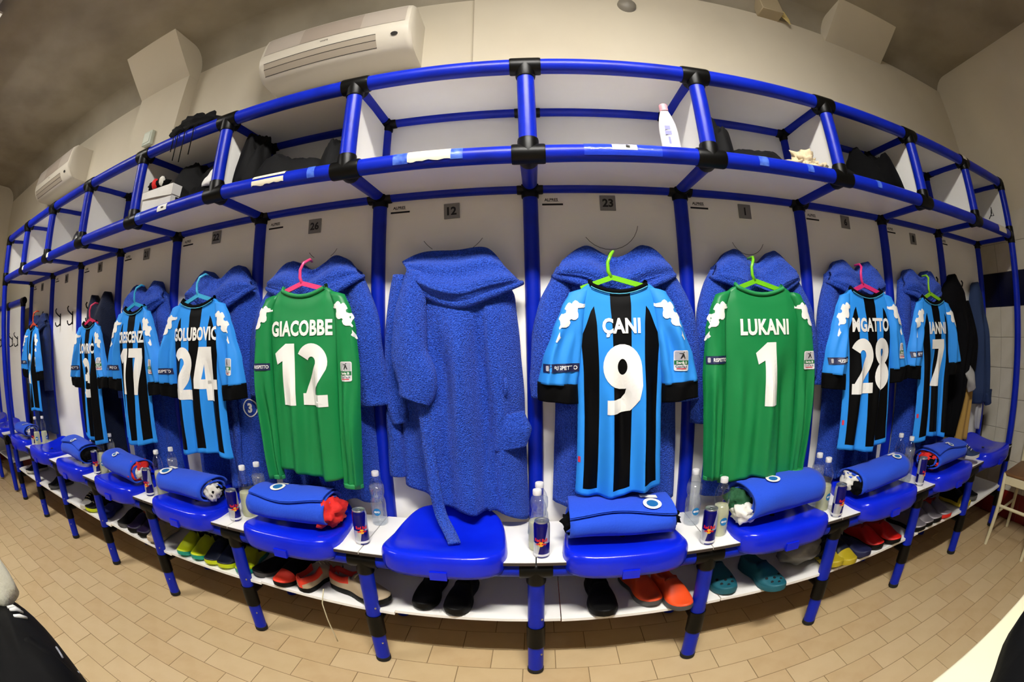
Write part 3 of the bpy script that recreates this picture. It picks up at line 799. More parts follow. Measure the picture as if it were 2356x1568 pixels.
def stroke(path, wd, closed=False):
    P = [Vector((p[0], p[1])) for p in path]; n = len(P); L = []; Rr = []
    for i in range(n):
        a = P[(i-1) % n] if closed else P[max(i-1, 0)]; c = P[(i+1) % n] if closed else P[min(i+1, n-1)]
        d = (c-a).normalized(); nn = Vector((-d.y, d.x)); L.append(P[i]+nn*wd/2); Rr.append(P[i]-nn*wd/2)
    me = bpy.data.meshes.new('s'); m = n if closed else n-1
    me.from_pydata([(p.x, 0, p.y) for p in L+Rr], [], [(i, (i+1) % n, n+(i+1) % n, n+i) for i in range(m)]); return me
def arc(cx, cz, rx, rz, a0, a1, n=14): return [(cx+rx*math.cos(math.radians(a0+(a1-a0)*i/n)), cz+rz*math.sin(math.radians(a0+(a1-a0)*i/n))) for i in range(n+1)]
def digit(ch):
    W = .21
    if ch == '1': return [poly_mesh([(.17, 0), (.41, 0), (.41, 1), (.23, 1), (0, .84), (.05, .66), (.17, .72)])], .42
    if ch == '2': return [stroke(arc(.27, .70, .185, .195, 155, -20, 16)+[(.36, .48), (.22, .25), (.15, .10)], W), poly_mesh([(.03, 0), (.55, 0), (.55, .19), (.20, .19), (.03, .19)])], .56
    if ch == '3': return [stroke(arc(.24, .71, .185, .19, 140, -80, 16), W), stroke(arc(.24, .29, .195, .19, 80, -145, 16), W), poly_mesh([(.16, .42), (.32, .42), (.32, .59), (.16, .59)])], .54
    if ch == '4': return [poly_mesh([(.28, 0), (.50, 0), (.50, 1), (.28, 1)]), poly_mesh([(0, .22), (.60, .22), (.60, .40), (0, .40)]), poly_mesh([(0, .40), (.21, .40), (.36, 1), (.16, 1)])], .60
    if ch == '7': return [poly_mesh([(0, .80), (.52, .80), (.52, 1), (0, 1)]), poly_mesh([(.10, 0), (.34, 0), (.52, .80), (.28, .80)])], .53
    if ch == '8': return [stroke(arc(.28, .725, .165, .175, 0, 360, 26)[:-1], W*.95, True), stroke(arc(.28, .29, .185, .195, 0, 360, 26)[:-1], W, True)], .56
    if ch == '9': return [stroke(arc(.28, .68, .175, .22, 0, 360, 26)[:-1], W, True), stroke([(.455, .70), (.455, .42), (.42, .25), (.33, .13), (.20, .095), (.06, .095)], W)], .56
def number_mesh(txt, h):
    parts = []; x = 0
    for ch in txt:
        ms, wd = digit(ch)
        for me in ms:
            for v in me.vertices: v.co.x += x
            parts.append(me)
        x += wd+.05
    me = join_meshes(parts); x -= .05
    for v in me.vertices: v.co = ((v.co.x-x/2)*h, 0, (v.co.z-.5)*h)
    return me
def jersey(xc, number, name, label, kind='striped', seed=1, y=-.188, top_z=1.43, bottom=.725, w=.150, tw=1.0, num_h=.225, num_x=0., name_h=.058, sleeve_out=1.0, hem_dz=0., name_x=0., right_patch=True, left_w=1., right_w=1., numspace=1.0):
    rr = random.Random(seed); long = kind == 'green'
    t = tag(empty('football_shirt', (xc, y, bottom)), label, 'shirt', 'football shirts on hangers')
    def add(o): o.location = (0, -y, -bottom); return o
    bodym = green if long else striped; slm = green if long else sky
    # body
    def top(u):
        a = abs(u-.5)
        neck = -.028*max(0, 1-(a/.30)**2)
        return neck - .055*max(0, (a-.30)/.20)**1.2
    folds = [(1.25+rr.uniform(-.3, .3), .017, rr.random(), rr.uniform(-.2, .2), .25), (2.5+rr.uniform(-.4, .4), .019, rr.random(), rr.uniform(-.5, .5), .3), (5.1, .006, rr.random(), .4, .35)]
    ws = w*1.12
    rows = [(top_z, -ws, ws, .012), (top_z-.05, -ws*1.04, ws*1.04, .022), (top_z-.13, -w*1.05, w*1.05, .034), (top_z-.28, -w*.98, w*.98, .038), (1.0, -w*.96, w*.96, .036), (.85, -w*.97, w*.98, .036), (bottom, -w*1.0, w*1.02, .040)]
    body = Cloth(rows, y, folds, top, lambda u: .012*math.sin(5.5*u+seed)+hem_dz*(u-.5), seed, edge=.5, back=.05, jit=.004, jscale=7)
    add(body.build('shirt_body', bodym, t, 64, 64))
    # collar ring
    cb = MB(); pts = []; N = 24
    for i in range(N+1):
        a = 2*PI*i/N; u = .5+.285*math.cos(a)
        x, yy, zz = body.pt(u, 0.0)
        front = math.sin(a) < 0
        pts.append((x, yy-.003 if front else y+.030*math.sin(a)+.0, (zz+.001) if front else zz+.012+.02*math.sin(a)*-1))
    cb.tube(pts, .0075, 8, caps=False); add(cb.build('collar', green_l if long else blk, t, True))
    if not long:
        cb = MB(); cb.tube([(p[0], p[1]-.006, p[2]-.008) for p in pts[12:25]], .0018, 6); add(cb.build('collar_piping', collar_trim, t, True))
    # sleeves
    so = sleeve_out
    for s in (-1, 1):
        kw = left_w if s < 0 else right_w
        if long:
            L = .735+rr.uniform(-.02, .015)
            R_ = [(top_z-.018, -.012, .050, .014), (top_z-.07, -.036, .030, .026), (top_z-.14, -.056, .022, .032), (top_z-.30, -.068, .020, .032), (1.0, -.062, .022, .030), (.86, -.056, .026, .030), (L, -.048, .030, .026)]
            base = w*1.02+.012
        else:
            L = 1.098+rr.uniform(-.01, .01)
            R_ = [(top_z-.016, -.016, .050, .012), (top_z-.07, -.044*so, .036, .028), (top_z-.15, -.074*so, .028, .036), (top_z-.25, -.108*so, .018, .040), (L, -.124*so, .004, .040)]
            base = w*1.0
        rows = []
        for (z, a, c, bl) in R_:
            a = a*kw
            rows.append((z, -base+a, -base+c, bl) if s < 0 else (z, base-c, base-a, bl))
        fo = [(1.1, .012, rr.random(), rr.uniform(-.6, .6), .25), (2.1, .009, rr.random(), rr.uniform(-.8, .8), .35)]
        sl = Cloth(rows, y-.006, fo, (lambda u, s=s: -.018*max(0, ((1-u) if s < 0 else u)-.25)**1.3), lambda u: (.012*(u-.5)*s if not long else 0), seed+10+s, edge=.5, back=.05, jit=.006)
        so_ = add(sl.build('sleeve', slm, t, 28, 40))
        if long:
            z, a, c, bl = R_[-1]; rows2 = [(L+.012, rows[-1][1]-.001, rows[-1][2]+.001, bl+.003), (L-.004, rows[-1][1]-.001, rows[-1][2]+.001, bl+.002)]
            add(Cloth(rows2, y-.007, (), seed=seed).build('cuff', green_l, t, 20, 4))
        else:
            x0, x1 = rows[-1][1], rows[-1][2]
            cz = L+.004; rows2 = [(cz, x0-.002, x1+.002, .041), (cz-.03, x0-.003, x1+.003, .040), (cz-.062, x0-.002, x1+.004, .036)]
            add(Cloth(rows2, y-.0065, [(1.6, .006, rr.random(), .2, 0.)], lambda u: (.012*(u-.5)*s), lambda u: .016*(u-.5)*s, seed+20, edge=.5, back=.05, jit=.003).build('cuff', blk, t, 24, 10))
        # prints on the sleeve
        xm = lambda z: sum(sl.row(z)[:2])/2
        ez = top_z-.105; pr = sl.print_on(emblem(.094, s < 0), xm(ez)+s*-.002, ez, 'emblem', white_print, t, .003); add(pr)
        if s < 0:
            pz = L+.055 if not long else 1.17
            wd = (sl.row(pz)[1]-sl.row(pz)[0])*.93; px = xm(pz)
            add(sl.print_on(poly_mesh(rect(wd, .027)), px, pz, 'sleeve_patch', patch_navy, t, .0035))
            tm = text_mesh('RISPETTO', .013, .02); k = min(1, wd*.68/text_width(tm))
            for v in tm.vertices: v.co.x *= k
            add(sl.print_on(tm, px+wd*.12, pz, 'patch_lettering', white_print, t, .0045))
            add(sl.print_on(poly_mesh(rrect(.009, .017, .003)), px-wd*.39, pz, 'patch_shield', patch_grey, t, .0045))
        elif right_patch:
            pz = L+.075 if not long else 1.155
            px = xm(pz)+(.006 if not long else .0)
            add(sl.print_on(poly_mesh(rrect(.046, .068, .006)), px, pz, 'league_badge', patch_white, t, .0035))
            add(sl.print_on(poly_mesh(rrect(.040, .030, .004)), px, pz+.016, 'badge_field', patch_grey, t, .0042))
            add(sl.print_on(join_meshes([poly_mesh([(-.006, -.009), (-.002, -.009), (.003, .0), (.007, -.009), (.010, -.008), (.005, .004), (.003, .009), (-.009, .009), (-.009, .007), (.0, .006)]), poly_mesh([(.002, .0105), (.006, .0105), (.006, .0135), (.002, .0135)])]), px, pz+.016, 'badge_player', ink, t, .0050))
            add(sl.print_on(poly_mesh(rect(.044, .014)), px, pz-.006, 'badge_band', patch_green, t, .0046))
            add(sl.print_on(text_mesh('Serie B', .0085, .03), px, pz-.006, 'badge_lettering', white_print, t, .0054))
            add(sl.print_on(text_mesh('ConTe.it', .0075, .02), px, pz-.0195, 'badge_lettering', patch_navy, t, .0046))
            add(sl.print_on(poly_mesh(rect(.030, .003)), px, pz-.0265, 'badge_underline', patch_red, t, .0046))
    # name and number
    if name:
        tm = text_mesh(name, name_h, .04, 1.0, 1.05); mw = 2*w*.90; k = min(.80, mw/text_width(tm))
        for v in tm.vertices: v.co.x *= k
        add(body.print_on(tm, name_x, top_z-.145, 'name_lettering', white_print, t, .003))
    tm = number_mesh(number, num_h); k = min(1.0, 2*w*.88/text_width(tm))
    for v in tm.vertices: v.co.x *= k
    add(body.print_on(tm, num_x, top_z-.20-num_h/2, 'number', white_print, t, .003))
    if not long:
        b2 = body; add(b2.print_on(poly_mesh(rect(.008, .020)), -w*.93, bottom+.125, 'side_tag', patch_red, t, .002))
    return t
jersey(.285, '9', 'ÇANI', 'blue and black striped shirt with CANI and number 9', seed=3, w=.150, name_h=.062)
jersey(-.835, '12', 'GIACOBBE', 'green long-sleeved shirt with GIACOBBE and number 12', 'green', seed=7, w=.150, top_z=1.455, bottom=.765, name_h=.058)
jersey(.83, '1', 'LUKANI', 'green long-sleeved shirt with LUKANI and number 1', 'green', seed=12, w=.165, top_z=1.425, bottom=.725, num_h=.225)
jersey(-1.415, '24', 'GOLUBOVIC', 'blue and black striped shirt with GOLUBOVIC and number 24', seed=17, w=.165, top_z=1.45, bottom=.785)
jersey(-1.945, '17', 'CRESCENZI', 'blue and black striped shirt with CRESCENZI and number 17', seed=21, w=.145, top_z=1.45, bottom=.78, right_w=1.1)
jersey(-2.49, '3', 'LOVRIC', 'blue and black striped shirt with number 3 beside the bare hooks', seed=26, w=.140, top_z=1.40, bottom=.725)
jersey(-3.66, '2', '', 'blue and black striped shirt with number 2 at the far left', seed=29, w=.14, top_z=1.43, bottom=.80)
jersey(1.42, '28', 'MGATTO', 'blue and black striped shirt with MGATTO and number 28', seed=33, w=.165, top_z=1.43, bottom=.765)
jersey(1.985, '7', 'IANNI', 'blue and black striped shirt with IANNI and number 7', seed=37, w=.155, top_z=1.415, bottom=.73, right_patch=False)
HZ = .022
hanger(.265, 1.43+HZ, -.1835, 'lime green', '#7fd21a', 'lime green hanger holding the number 9 shirt')
hanger(-.845, 1.455+HZ, -.1835, 'pink', '#f0457f', 'pink hanger holding the green number 12 shirt')
hanger(.815, 1.425+HZ, -.1835, 'grass green', '#74c81c', 'green hanger with a white sticker holding the number 1 shirt')
hanger(-1.42, 1.45+HZ, -.1835, 'light blue', '#46b4e4', 'pale blue hanger holding the number 24 shirt')
hanger(-1.945, 1.45+HZ, -.1835, 'turquoise', '#2ea3d4', 'turquoise hanger holding the number 17 shirt')
hanger(-2.49, 1.40+HZ, -.1835, 'raspberry', '#d8305e', 'raspberry red hanger holding the number 3 shirt')
hanger(-3.66, 1.43+HZ, -.1835, 'orange red', '#e04a24', 'orange hanger holding the number 2 shirt')
hanger(1.41, 1.43+HZ, -.1835, 'magenta', '#e2307c', 'magenta hanger holding the number 28 shirt')
hanger(1.975, 1.415+HZ, -.1835, 'yellow green', '#86c81e', 'yellow-green hanger holding the number 7 shirt')
# ================================================================== THINGS ON THE BENCH
roll_blue = mat('royal blue cotton jersey', '#2350d6', .85, spec=.2, sheen=.1, bump=(120, .25))
roll_edge = mat('dark hem', '#101c50', .9)
fab_red = mat('red cloth', '#e0201a', .8, bump=(30, .4)); fab_black = mat('black cloth', '#030304', .9, spec=.12, bump=(30, .4)); fab_white = mat('off white cloth', '#e6e3da', .85, bump=(25, .6)); fab_green = mat('dark green cloth', '#14502c', .85, bump=(30, .4))
badge_blue = mat('blue badge', '#1c6cb0', .5)
def roll_surf(a, b, w, seed):
    def P(x, th, r=1.0):
        t = x/w
        k = r*(1+.035*noise.noise((t*2.3+seed, math.cos(th)*.8, math.sin(th)*.8+seed*2))+.02*math.sin(t*9+3*th+seed))
        c, s_ = math.cos(th), math.sin(th)
        y = a*k*math.copysign(abs(c)**.86, c); z = b*k*math.copysign(abs(s_)**.86, s_)
        z += .006*math.sin(t*3+seed)
        return y, max(z, -b*.97*r)
    return P
def lump(name, m, parent, c, r, seed, nu=18, nv=12, amp=.32, sq=1.0):
    b = MB()
    for j in range(nv+1):
        ph = PI*j/nv
        for i in range(nu):
            th = 2*PI*i/nu; d = Vector((math.sin(ph)*math.cos(th), math.sin(ph)*math.sin(th), math.cos(ph)))
            k = 1+amp*noise.noise(d*2.2+Vector((seed*3.1, seed, 0)))+amp*.5*noise.noise(d*5+Vector((0, seed*2.3, seed)))
            b.v.append((c[0]+d.x*r[0]*k, c[1]+d.y*r[1]*k, c[2]+d.z*r[2]*k))
    for j in range(nv):
        for i in range(nu):
            i2 = (i+1) % nu; b.face((j*nu+i, j*nu+i2, (j+1)*nu+i2, (j+1)*nu+i))
    return b.build(name, m, parent, True)
def bundle(xc, label, w=.37, a=.105, b_=.058, yc=-.245, z=.581, rot=0., inner=(), badge=None, seed=1, turns=2.3, start=.25, flap=True):
    t = tag(empty('rolled_kit', (xc, yc, z), (0, 0, rot)), label, 'clothing', 'rolled kit bundles on the seats')
    P = roll_surf(a, b_, w, seed); B = MB(); N, M = 84, 14; th0 = start
    def f(u, v, off):
        th = th0+2*PI*turns*u; r = 1-.62*u-off/.08
        x = (v-.5)*w*(1-.05*u)+.012*math.sin(th*1.1+seed)*(1 if v > .5 else -1)*u*2
        y, zz = P(x, th, r); return (x, y, zz+b_)
    n = 0
    B.quad_grid(lambda u, v: f(u, v, 0), N, M); B.quad_grid(lambda u, v: f(u, v, .0075), N, M, flip=True)
    st = N+1; off = (N+1)*(M+1)
    for i in range(N):
        B.face((i, i+1, off+i+1, off+i)); a0 = M*st+i; B.face((a0+1, a0, off+a0, off+a0+1))
    for j in range(M):
        B.face((j*st, off+j*st, off+(j+1)*st, (j+1)*st))
        e = j*st+N; B.face((e, e+st, off+e+st, off+e))
    body = B.build('outer_roll', roll_blue, t, True)
    if flap:    # loose upper layer with a wavy edge on top
        FB = MB()
        def g(u, v):
            x = (u-.5)*w*.98; th = 2.3-1.35*v+.12*math.sin(u*6+seed); y, zz = P(x, th, 1.05+.03*v); return (x, y, zz+b_+.004+.005*v*math.sin(u*5+seed))
        FB.quad_grid(g, 20, 10); q = len(FB.v); FB.quad_grid(lambda u, v: tuple(Vector(g(u, v))-Vector((0, 0, .005))), 20, 10, flip=True)
        FB.build('loose_flap', roll_blue, t, True)
    for (side, m, r, k) in inner:
        xx = side*(w/2-.022); lump('inner_cloth', m, t, (xx+side*k[0], k[1], b_+k[2]), r, seed+len(m.name), 26, 16, .5)
    if badge:
        bx, th, sc = badge
        def put(me, m, nm, o):
            slice_mesh(me, .008)
            for v in me.vertices:
                x = bx+v.co.x*sc; y, zz = P(x, th+v.co.z*sc/(.5*(a+b_)), (1.085 if flap else 1.0)+o*.35); v.co = (x, y, zz+b_+(.0075 if flap else .001))
            me.update(); obj(nm, me, t, m)
        el = [(.032*math.cos(2*PI*i/20), .026*math.sin(2*PI*i/20)) for i in range(20)]
        put(poly_mesh(el), white_print, 'badge', .02); put(poly_mesh([(p[0]*.62, p[1]*.62) for p in el]), badge_blue, 'badge_field', .035)
        put(poly_mesh([(-.032, -.044), (.028, -.040), (.028, -.026), (-.032, -.030)]), white_print, 'number_patch', .03)
    return t
R1 = (.035, .06, .036)
bundle(.285, 'blue rolled kit with crest on the seat below the CANI shirt', w=.36, a=.115, b_=.058, inner=((-1, fab_black, R1, (.005, 0, -.01)), (1, fab_black, (.05, .05, .03), (.01, 0, -.012))), badge=(.10, 1.9, 1.0), seed=2, rot=-.02)
bundle(-.915, 'blue rolled kit with red lining showing on the seat below GIACOBBE', w=.34, a=.11, b_=.062, inner=((1, fab_red, (.06, .085, .052), (.01, 0, -.004)),), badge=(-.06, 1.6, .9), seed=5, rot=.04)
bundle(.92, 'fat blue rolled kit with green and white ends below the LUKANI shirt', w=.37, a=.11, b_=.075, inner=((-1, fab_white, (.04, .05, .035), (.02, -.02, -.03)), (-1, fab_green, (.05, .05, .045), (.015, .03, .0))), badge=(-.06, 1.75, .9), seed=8, rot=.12, flap=False)
bundle(1.50, 'blue rolled kit with white stuffing at one end below the MGATTO shirt', w=.36, a=.10, b_=.062, inner=((-1, fab_white, (.055, .06, .04), (.0, .01, .0)), (-1, fab_black, (.035, .04, .03), (.01, -.04, -.015))), badge=(.12, 1.8, .8), seed=12, rot=.05, flap=False)
bundle(2.10, 'flat blue rolled kit with red edge below the IANNI shirt', w=.36, a=.11, b_=.05, inner=((-1, fab_red, (.03, .075, .042), (.0, 0, .004)), (-1, fab_black, (.035, .065, .030), (.005, -.005, -.005))), badge=(.0, 2.0, .6), seed=15, rot=.06)
bundle(-1.52, 'blue rolled kit with white and black end below the GOLUBOVIC shirt', w=.36, a=.105, b_=.058, inner=((1, fab_white, (.035, .05, .045), (.008, 0, .0)), (1, fab_black, (.035, .06, .04), (.0, .02, -.005))), badge=(-.14, 1.9, 1.1), seed=19, rot=-.08, flap=False)
bundle(-2.08, 'blue rolled kit with red and white end below the CRESCENZI shirt', w=.36, a=.10, b_=.065, inner=((1, fab_red, (.035, .07, .05), (.0, 0, 0)), (1, fab_white, (.03, .04, .03), (.018, -.01, -.005))), badge=(-.05, 2.0, .6), seed=23, rot=-.10, flap=False)
bundle(-2.70, 'blue rolled kit with black end below the number 3 shirt', w=.36, a=.105, b_=.058, inner=((1, fab_black, (.045, .075, .045), (.002, 0, 0)),), badge=(-.0, 2.0, .6), seed=27, rot=-.06)
bundle(-3.93, 'blue rolled kit on the farthest seat below the number 2 shirt', w=.34, a=.10, b_=.05, inner=((1, fab_white, (.03, .05, .035), (.0, 0, 0)),), badge=(.06, 1.9, .7), seed=31, rot=-.02, flap=False)

# ---- energy drink cans
def can_material():
    m = bpy.data.materials.new('blue and silver can'); m.use_nodes = True; nt = m.node_tree; bs = nt.nodes['Principled BSDF']
    uv = nt.nodes.new('ShaderNodeUVMap'); uv.uv_map = 'UVMap'; sp = nt.nodes.new('ShaderNodeSeparateXYZ'); nt.links.new(uv.outputs[0], sp.inputs[0])
    def M(op, a, b_):
        n = nt.nodes.new('ShaderNodeMath'); n.operation = op
        for i, q in enumerate((a, b_)):
            if isinstance(q, (int, float)): n.inputs[i].default_value = q
            else: nt.links.new(q, n.inputs[i])
        return n.outputs[0]
    U, V = sp.outputs[0], sp.outputs[1]
    p = M('SUBTRACT', M('FRACT', M('ADD', M('MULTIPLY', M('SUBTRACT', U, .75), 2.0), 10.5), 0), .5)   # -.5..+.5 across each face
    q = M('ADD', p, M('MULTIPLY', M('SUBTRACT', V, .06), -2.6))
    up_ = M('GREATER_THAN', V, .058); top_b = M('LESS_THAN', q, .13); low_b = M('GREATER_THAN', q, .0)
    x = M('ADD', M('MULTIPLY', up_, top_b), M('MULTIPLY', M('SUBTRACT', 1.0, up_), low_b))
    band = M('MULTIPLY', M('GREATER_THAN', V, .0085), M('LESS_THAN', V, .017))
    mx = nt.nodes.new('ShaderNodeMix'); mx.data_type = 'RGBA'; mx.inputs[6].default_value = lin('#c4c6c8'); mx.inputs[7].default_value = lin('#0d0a72'); nt.links.new(x, mx.inputs[0])
    m2 = nt.nodes.new('ShaderNodeMix'); m2.data_type = 'RGBA'; nt.links.new(band, m2.inputs[0]); nt.links.new(mx.outputs[2], m2.inputs[6]); m2.inputs[7].default_value = lin('#e6e6ea')
    nt.links.new(m2.outputs[2], bs.inputs['Base Color']); bs.inputs['Metallic'].default_value = .35; bs.inputs['Roughness'].default_value = .22
    return m
CANM = can_material(); alu = mat('bright aluminium', '#c9cbcd', .28, metal=.9)
can_red = mat('red can print', '#d01226', .4); can_yel = mat('yellow can print', '#f2b21e', .4)
cb = MB(); cb.lathe([(.021, .0), (.0245, .002), (.0263, .008), (.0265, .012), (.0265, .118), (.0262, .121), (.0235, .129)], 28, caps=False); CANB = cb.mesh('can_body', True, [CANM])
cb = MB(); cb.lathe([(.0235, .129), (.0242, .1335), (.0228, .1345), (.0215, .130), (.012, .129), (.0005, .129)], 28, caps=False); CANL = cb.mesh('lid', True, [alu])
cb = MB(); cb.lathe([(.0005, .0015), (.020, .001), (.021, 0)], 24, caps=False); CANF = cb.mesh('base', True, [alu])
cb = MB(); cb.prism([(-.005, -.009), (.005, -.009), (.006, .004), (.003, .009), (-.003, .009), (-.006, .004)], 0, .0012); CANT = cb.mesh('ring_pull', False, [alu])
def wrap(me, r, z, o=.0004, a0=0.):
    slice_mesh(me, .004)
    for v in me.vertices:
        a = v.co.x/r+a0; v.co = (math.sin(a)*(r+o), -math.cos(a)*(r+o), z+v.co.z)
    me.update(); return me
tm = text_mesh('Red Bull', .0125, .04)
for v in tm.vertices: v.co.x *= .044/text_width(tm) if False else 1
k = .043/text_width(tm)
for v in tm.vertices: v.co.x *= k
CANW = wrap(tm, .0265, .071); CANW.materials.append(can_red)
CANS = wrap(poly_mesh([(.009*math.cos(2*PI*i/16), .009*math.sin(2*PI*i/16)) for i in range(16)]), .0265, .056, .0004); CANS.materials.append(can_yel)
BULL = [(-.020, -.003), (-.016, .001), (-.010, .003), (-.004, .0035), (-.001, .001), (-.003, -.001), (-.002, -.004), (-.006, -.002), (-.011, -.002), (-.014, -.006), (-.015, -.001)]
CANR = [wrap(poly_mesh([(s_*p[0], p[1]) for p in BULL]), .0265, .056, .0007) for s_ in (1, -1)]
for me in CANR: me.materials.append(can_red)
def can(x, y, label, rz=0., z=BT):
    t = tag(empty('drink_can', (x, y, z), (0, 0, rz)), label, 'can', 'energy drink cans on the bench')
    obj('can_body', CANB, t); ld = obj('lid', CANL, t); obj('ring_pull', CANT, ld, None, (0, .004, .1315), (PI/2, 0, 0)); obj('base', CANF, t)
    obj('lettering', CANW, t); obj('sun_disc', CANS, t)
    for me in CANR: obj('bull_print', me, t)
for (x, y, lab, rz) in ((.018, -.318, 'energy drink can on the bench between the empty seat and the CANI seat', -.1), (-.61, -.292, 'energy drink can between GIACOBBE seat and the empty seat, bottle behind', .5),
                        (.592, -.325, 'energy drink can beside the yellow bottle between CANI and LUKANI seats', -.4), (1.185, -.335, 'energy drink can between the LUKANI and MGATTO seats', .2), (-1.205, -.292, 'energy drink can between the GOLUBOVIC and GIACOBBE seats', .9),
                        (-1.82, -.29, 'energy drink can between the CRESCENZI and GOLUBOVIC seats', .3), (-2.44, -.268, 'energy drink can left of the CRESCENZI bundle', 1.1), (-3.655, -.275, 'energy drink can at the far left beside the last bundle', 1.4), (1.81, -.31, 'energy drink can tucked beside the IANNI seat', .2)):
    can(x, y, lab, rz)

# ---- water bottles
def pet_material():
    m = bpy.data.materials.new('clear bottle plastic'); m.use_nodes = True; nt = m.node_tree; nt.nodes.remove(nt.nodes['Principled BSDF'])
    tr = nt.nodes.new('ShaderNodeBsdfTransparent'); tr.inputs[0].default_value = (.97, .98, .99, 1); gl = nt.nodes.new('ShaderNodeBsdfGlossy'); gl.inputs['Roughness'].default_value = .05
    lw = nt.nodes.new('ShaderNodeLayerWeight'); lw.inputs[0].default_value = .5; fr = nt.nodes.new('ShaderNodeMath'); fr.operation = 'POWER'; fr.inputs[1].default_value = 3.0; nt.links.new(lw.outputs['Facing'], fr.inputs[0])
    mu = nt.nodes.new('ShaderNodeMath'); mu.operation = 'MULTIPLY_ADD'; mu.inputs[1].default_value = .55; mu.inputs[2].default_value = .07
    mx = nt.nodes.new('ShaderNodeMixShader'); nt.links.new(fr.outputs[0], mu.inputs[0]); nt.links.new(mu.outputs[0], mx.inputs[0]); nt.links.new(tr.outputs[0], mx.inputs[1]); nt.links.new(gl.outputs[0], mx.inputs[2])
    nt.links.new(mx.outputs[0], nt.nodes['Material Output'].inputs[0]); return m
PET = pet_material()
def liquid(name, col, body, gloss=.06):
    """clear liquid behind plastic: mostly see-through, a little scattering and gloss"""
    m = bpy.data.materials.new(name); m.use_nodes = True; nt = m.node_tree; nt.nodes.remove(nt.nodes['Principled BSDF'])
    tr = nt.nodes.new('ShaderNodeBsdfTransparent'); tr.inputs[0].default_value = col
    df = nt.nodes.new('ShaderNodeBsdfDiffuse'); df.inputs[0].default_value = col; tl = nt.nodes.new('ShaderNodeBsdfTranslucent'); tl.inputs[0].default_value = col
    gl = nt.nodes.new('ShaderNodeBsdfGlossy'); gl.inputs['Roughness'].default_value = .06
    def mix(f, a, b):
        n = nt.nodes.new('ShaderNodeMixShader'); n.inputs[0].default_value = f; nt.links.new(a.outputs[0], n.inputs[1]); nt.links.new(b.outputs[0], n.inputs[2]); return n
    o = mix(gloss, mix(body, tr, mix(.5, df, tl)), gl); nt.links.new(o.outputs[0], nt.nodes['Material Output'].inputs[0]); return m
WATER = liquid('clear water', (.97, .99, 1, 1), .14, .08); LEMON = liquid('pale yellow drink', (.95, .95, .68, 1), .72, .06)
cap_white = mat('white bottle cap', '#eceaea', .4); lab_blue = mat('blue bottle label', '#1d78b4', .4); lab_film = mat('pale label film', '#bcd4e4', .3)
BP = [(.004, .006), (.020, .002), (.027, .001), (.030, .006), (.031, .014), (.0305, .03), (.0315, .034), (.0305, .038), (.0305, .075), (.0315, .082), (.0305, .09), (.0295, .105), (.0265, .113), (.0255, .118), (.027, .124), (.030, .135), (.0302, .150), (.028, .166), (.023, .182), (.016, .195), (.0128, .201), (.0125, .213)]
bb = MB(); bb.lathe(BP, 26, caps=False); BOT = bb.mesh('bottle_body', True, [PET])
def fill(level):
    pr = [(max(.0005, r-.0012), z+.0012) for (r, z) in BP if z < level]; pr.append((pr[-1][0], level)); pr.append((.0005, level)); pr.insert(0, (.0005, .007)); b = MB(); b.lathe(pr, 26, caps=False); return b
W_FULL = fill(.165).mesh('water', True, [WATER]); L_HALF = fill(.108).mesh('drink', True, [LEMON]); L_HALF2 = fill(.118).mesh('drink', True, [LEMON])
bb = MB(); bb.lathe([(.0005, .222), (.0135, .2215), (.0148, .219), (.0148, .205), (.0142, .203), (.0005, .203)], 22, caps=False); CAP = bb.mesh('cap', 'auto', [cap_white])
LOGO = wrap(poly_mesh([(.015*math.cos(2*PI*i/20), .0155*math.sin(2*PI*i/20)) for i in range(20)]), .0318, .062, .0003); LOGO.materials.append(lab_blue)
EVO = wrap(text_mesh('evo', .0085, .05), .0318, .062, .0008); EVO.materials.append(cap_white)
bb = MB()
bb.quad_grid(lambda u, v: (math.sin((u-.5)*5.2)*.0316, -math.cos((u-.5)*5.2)*.0316, .042+.040*v), 24, 2); FILM = bb.mesh('label', True, [lab_film])
def bottle(x, y, label, kind='water', rz=0., film=False):
    t = tag(empty('water_bottle', (x, y, BT), (0, 0, rz)), label, 'bottle', 'plastic drink bottles on the bench')
    obj('bottle_body', BOT, t); obj('cap', CAP, t)
    if kind == 'water': obj('water', W_FULL, t)
    else: obj('drink', L_HALF if kind == 'half' else L_HALF2, t)
    obj('logo', LOGO, t); obj('lettering', EVO, t)
    return t
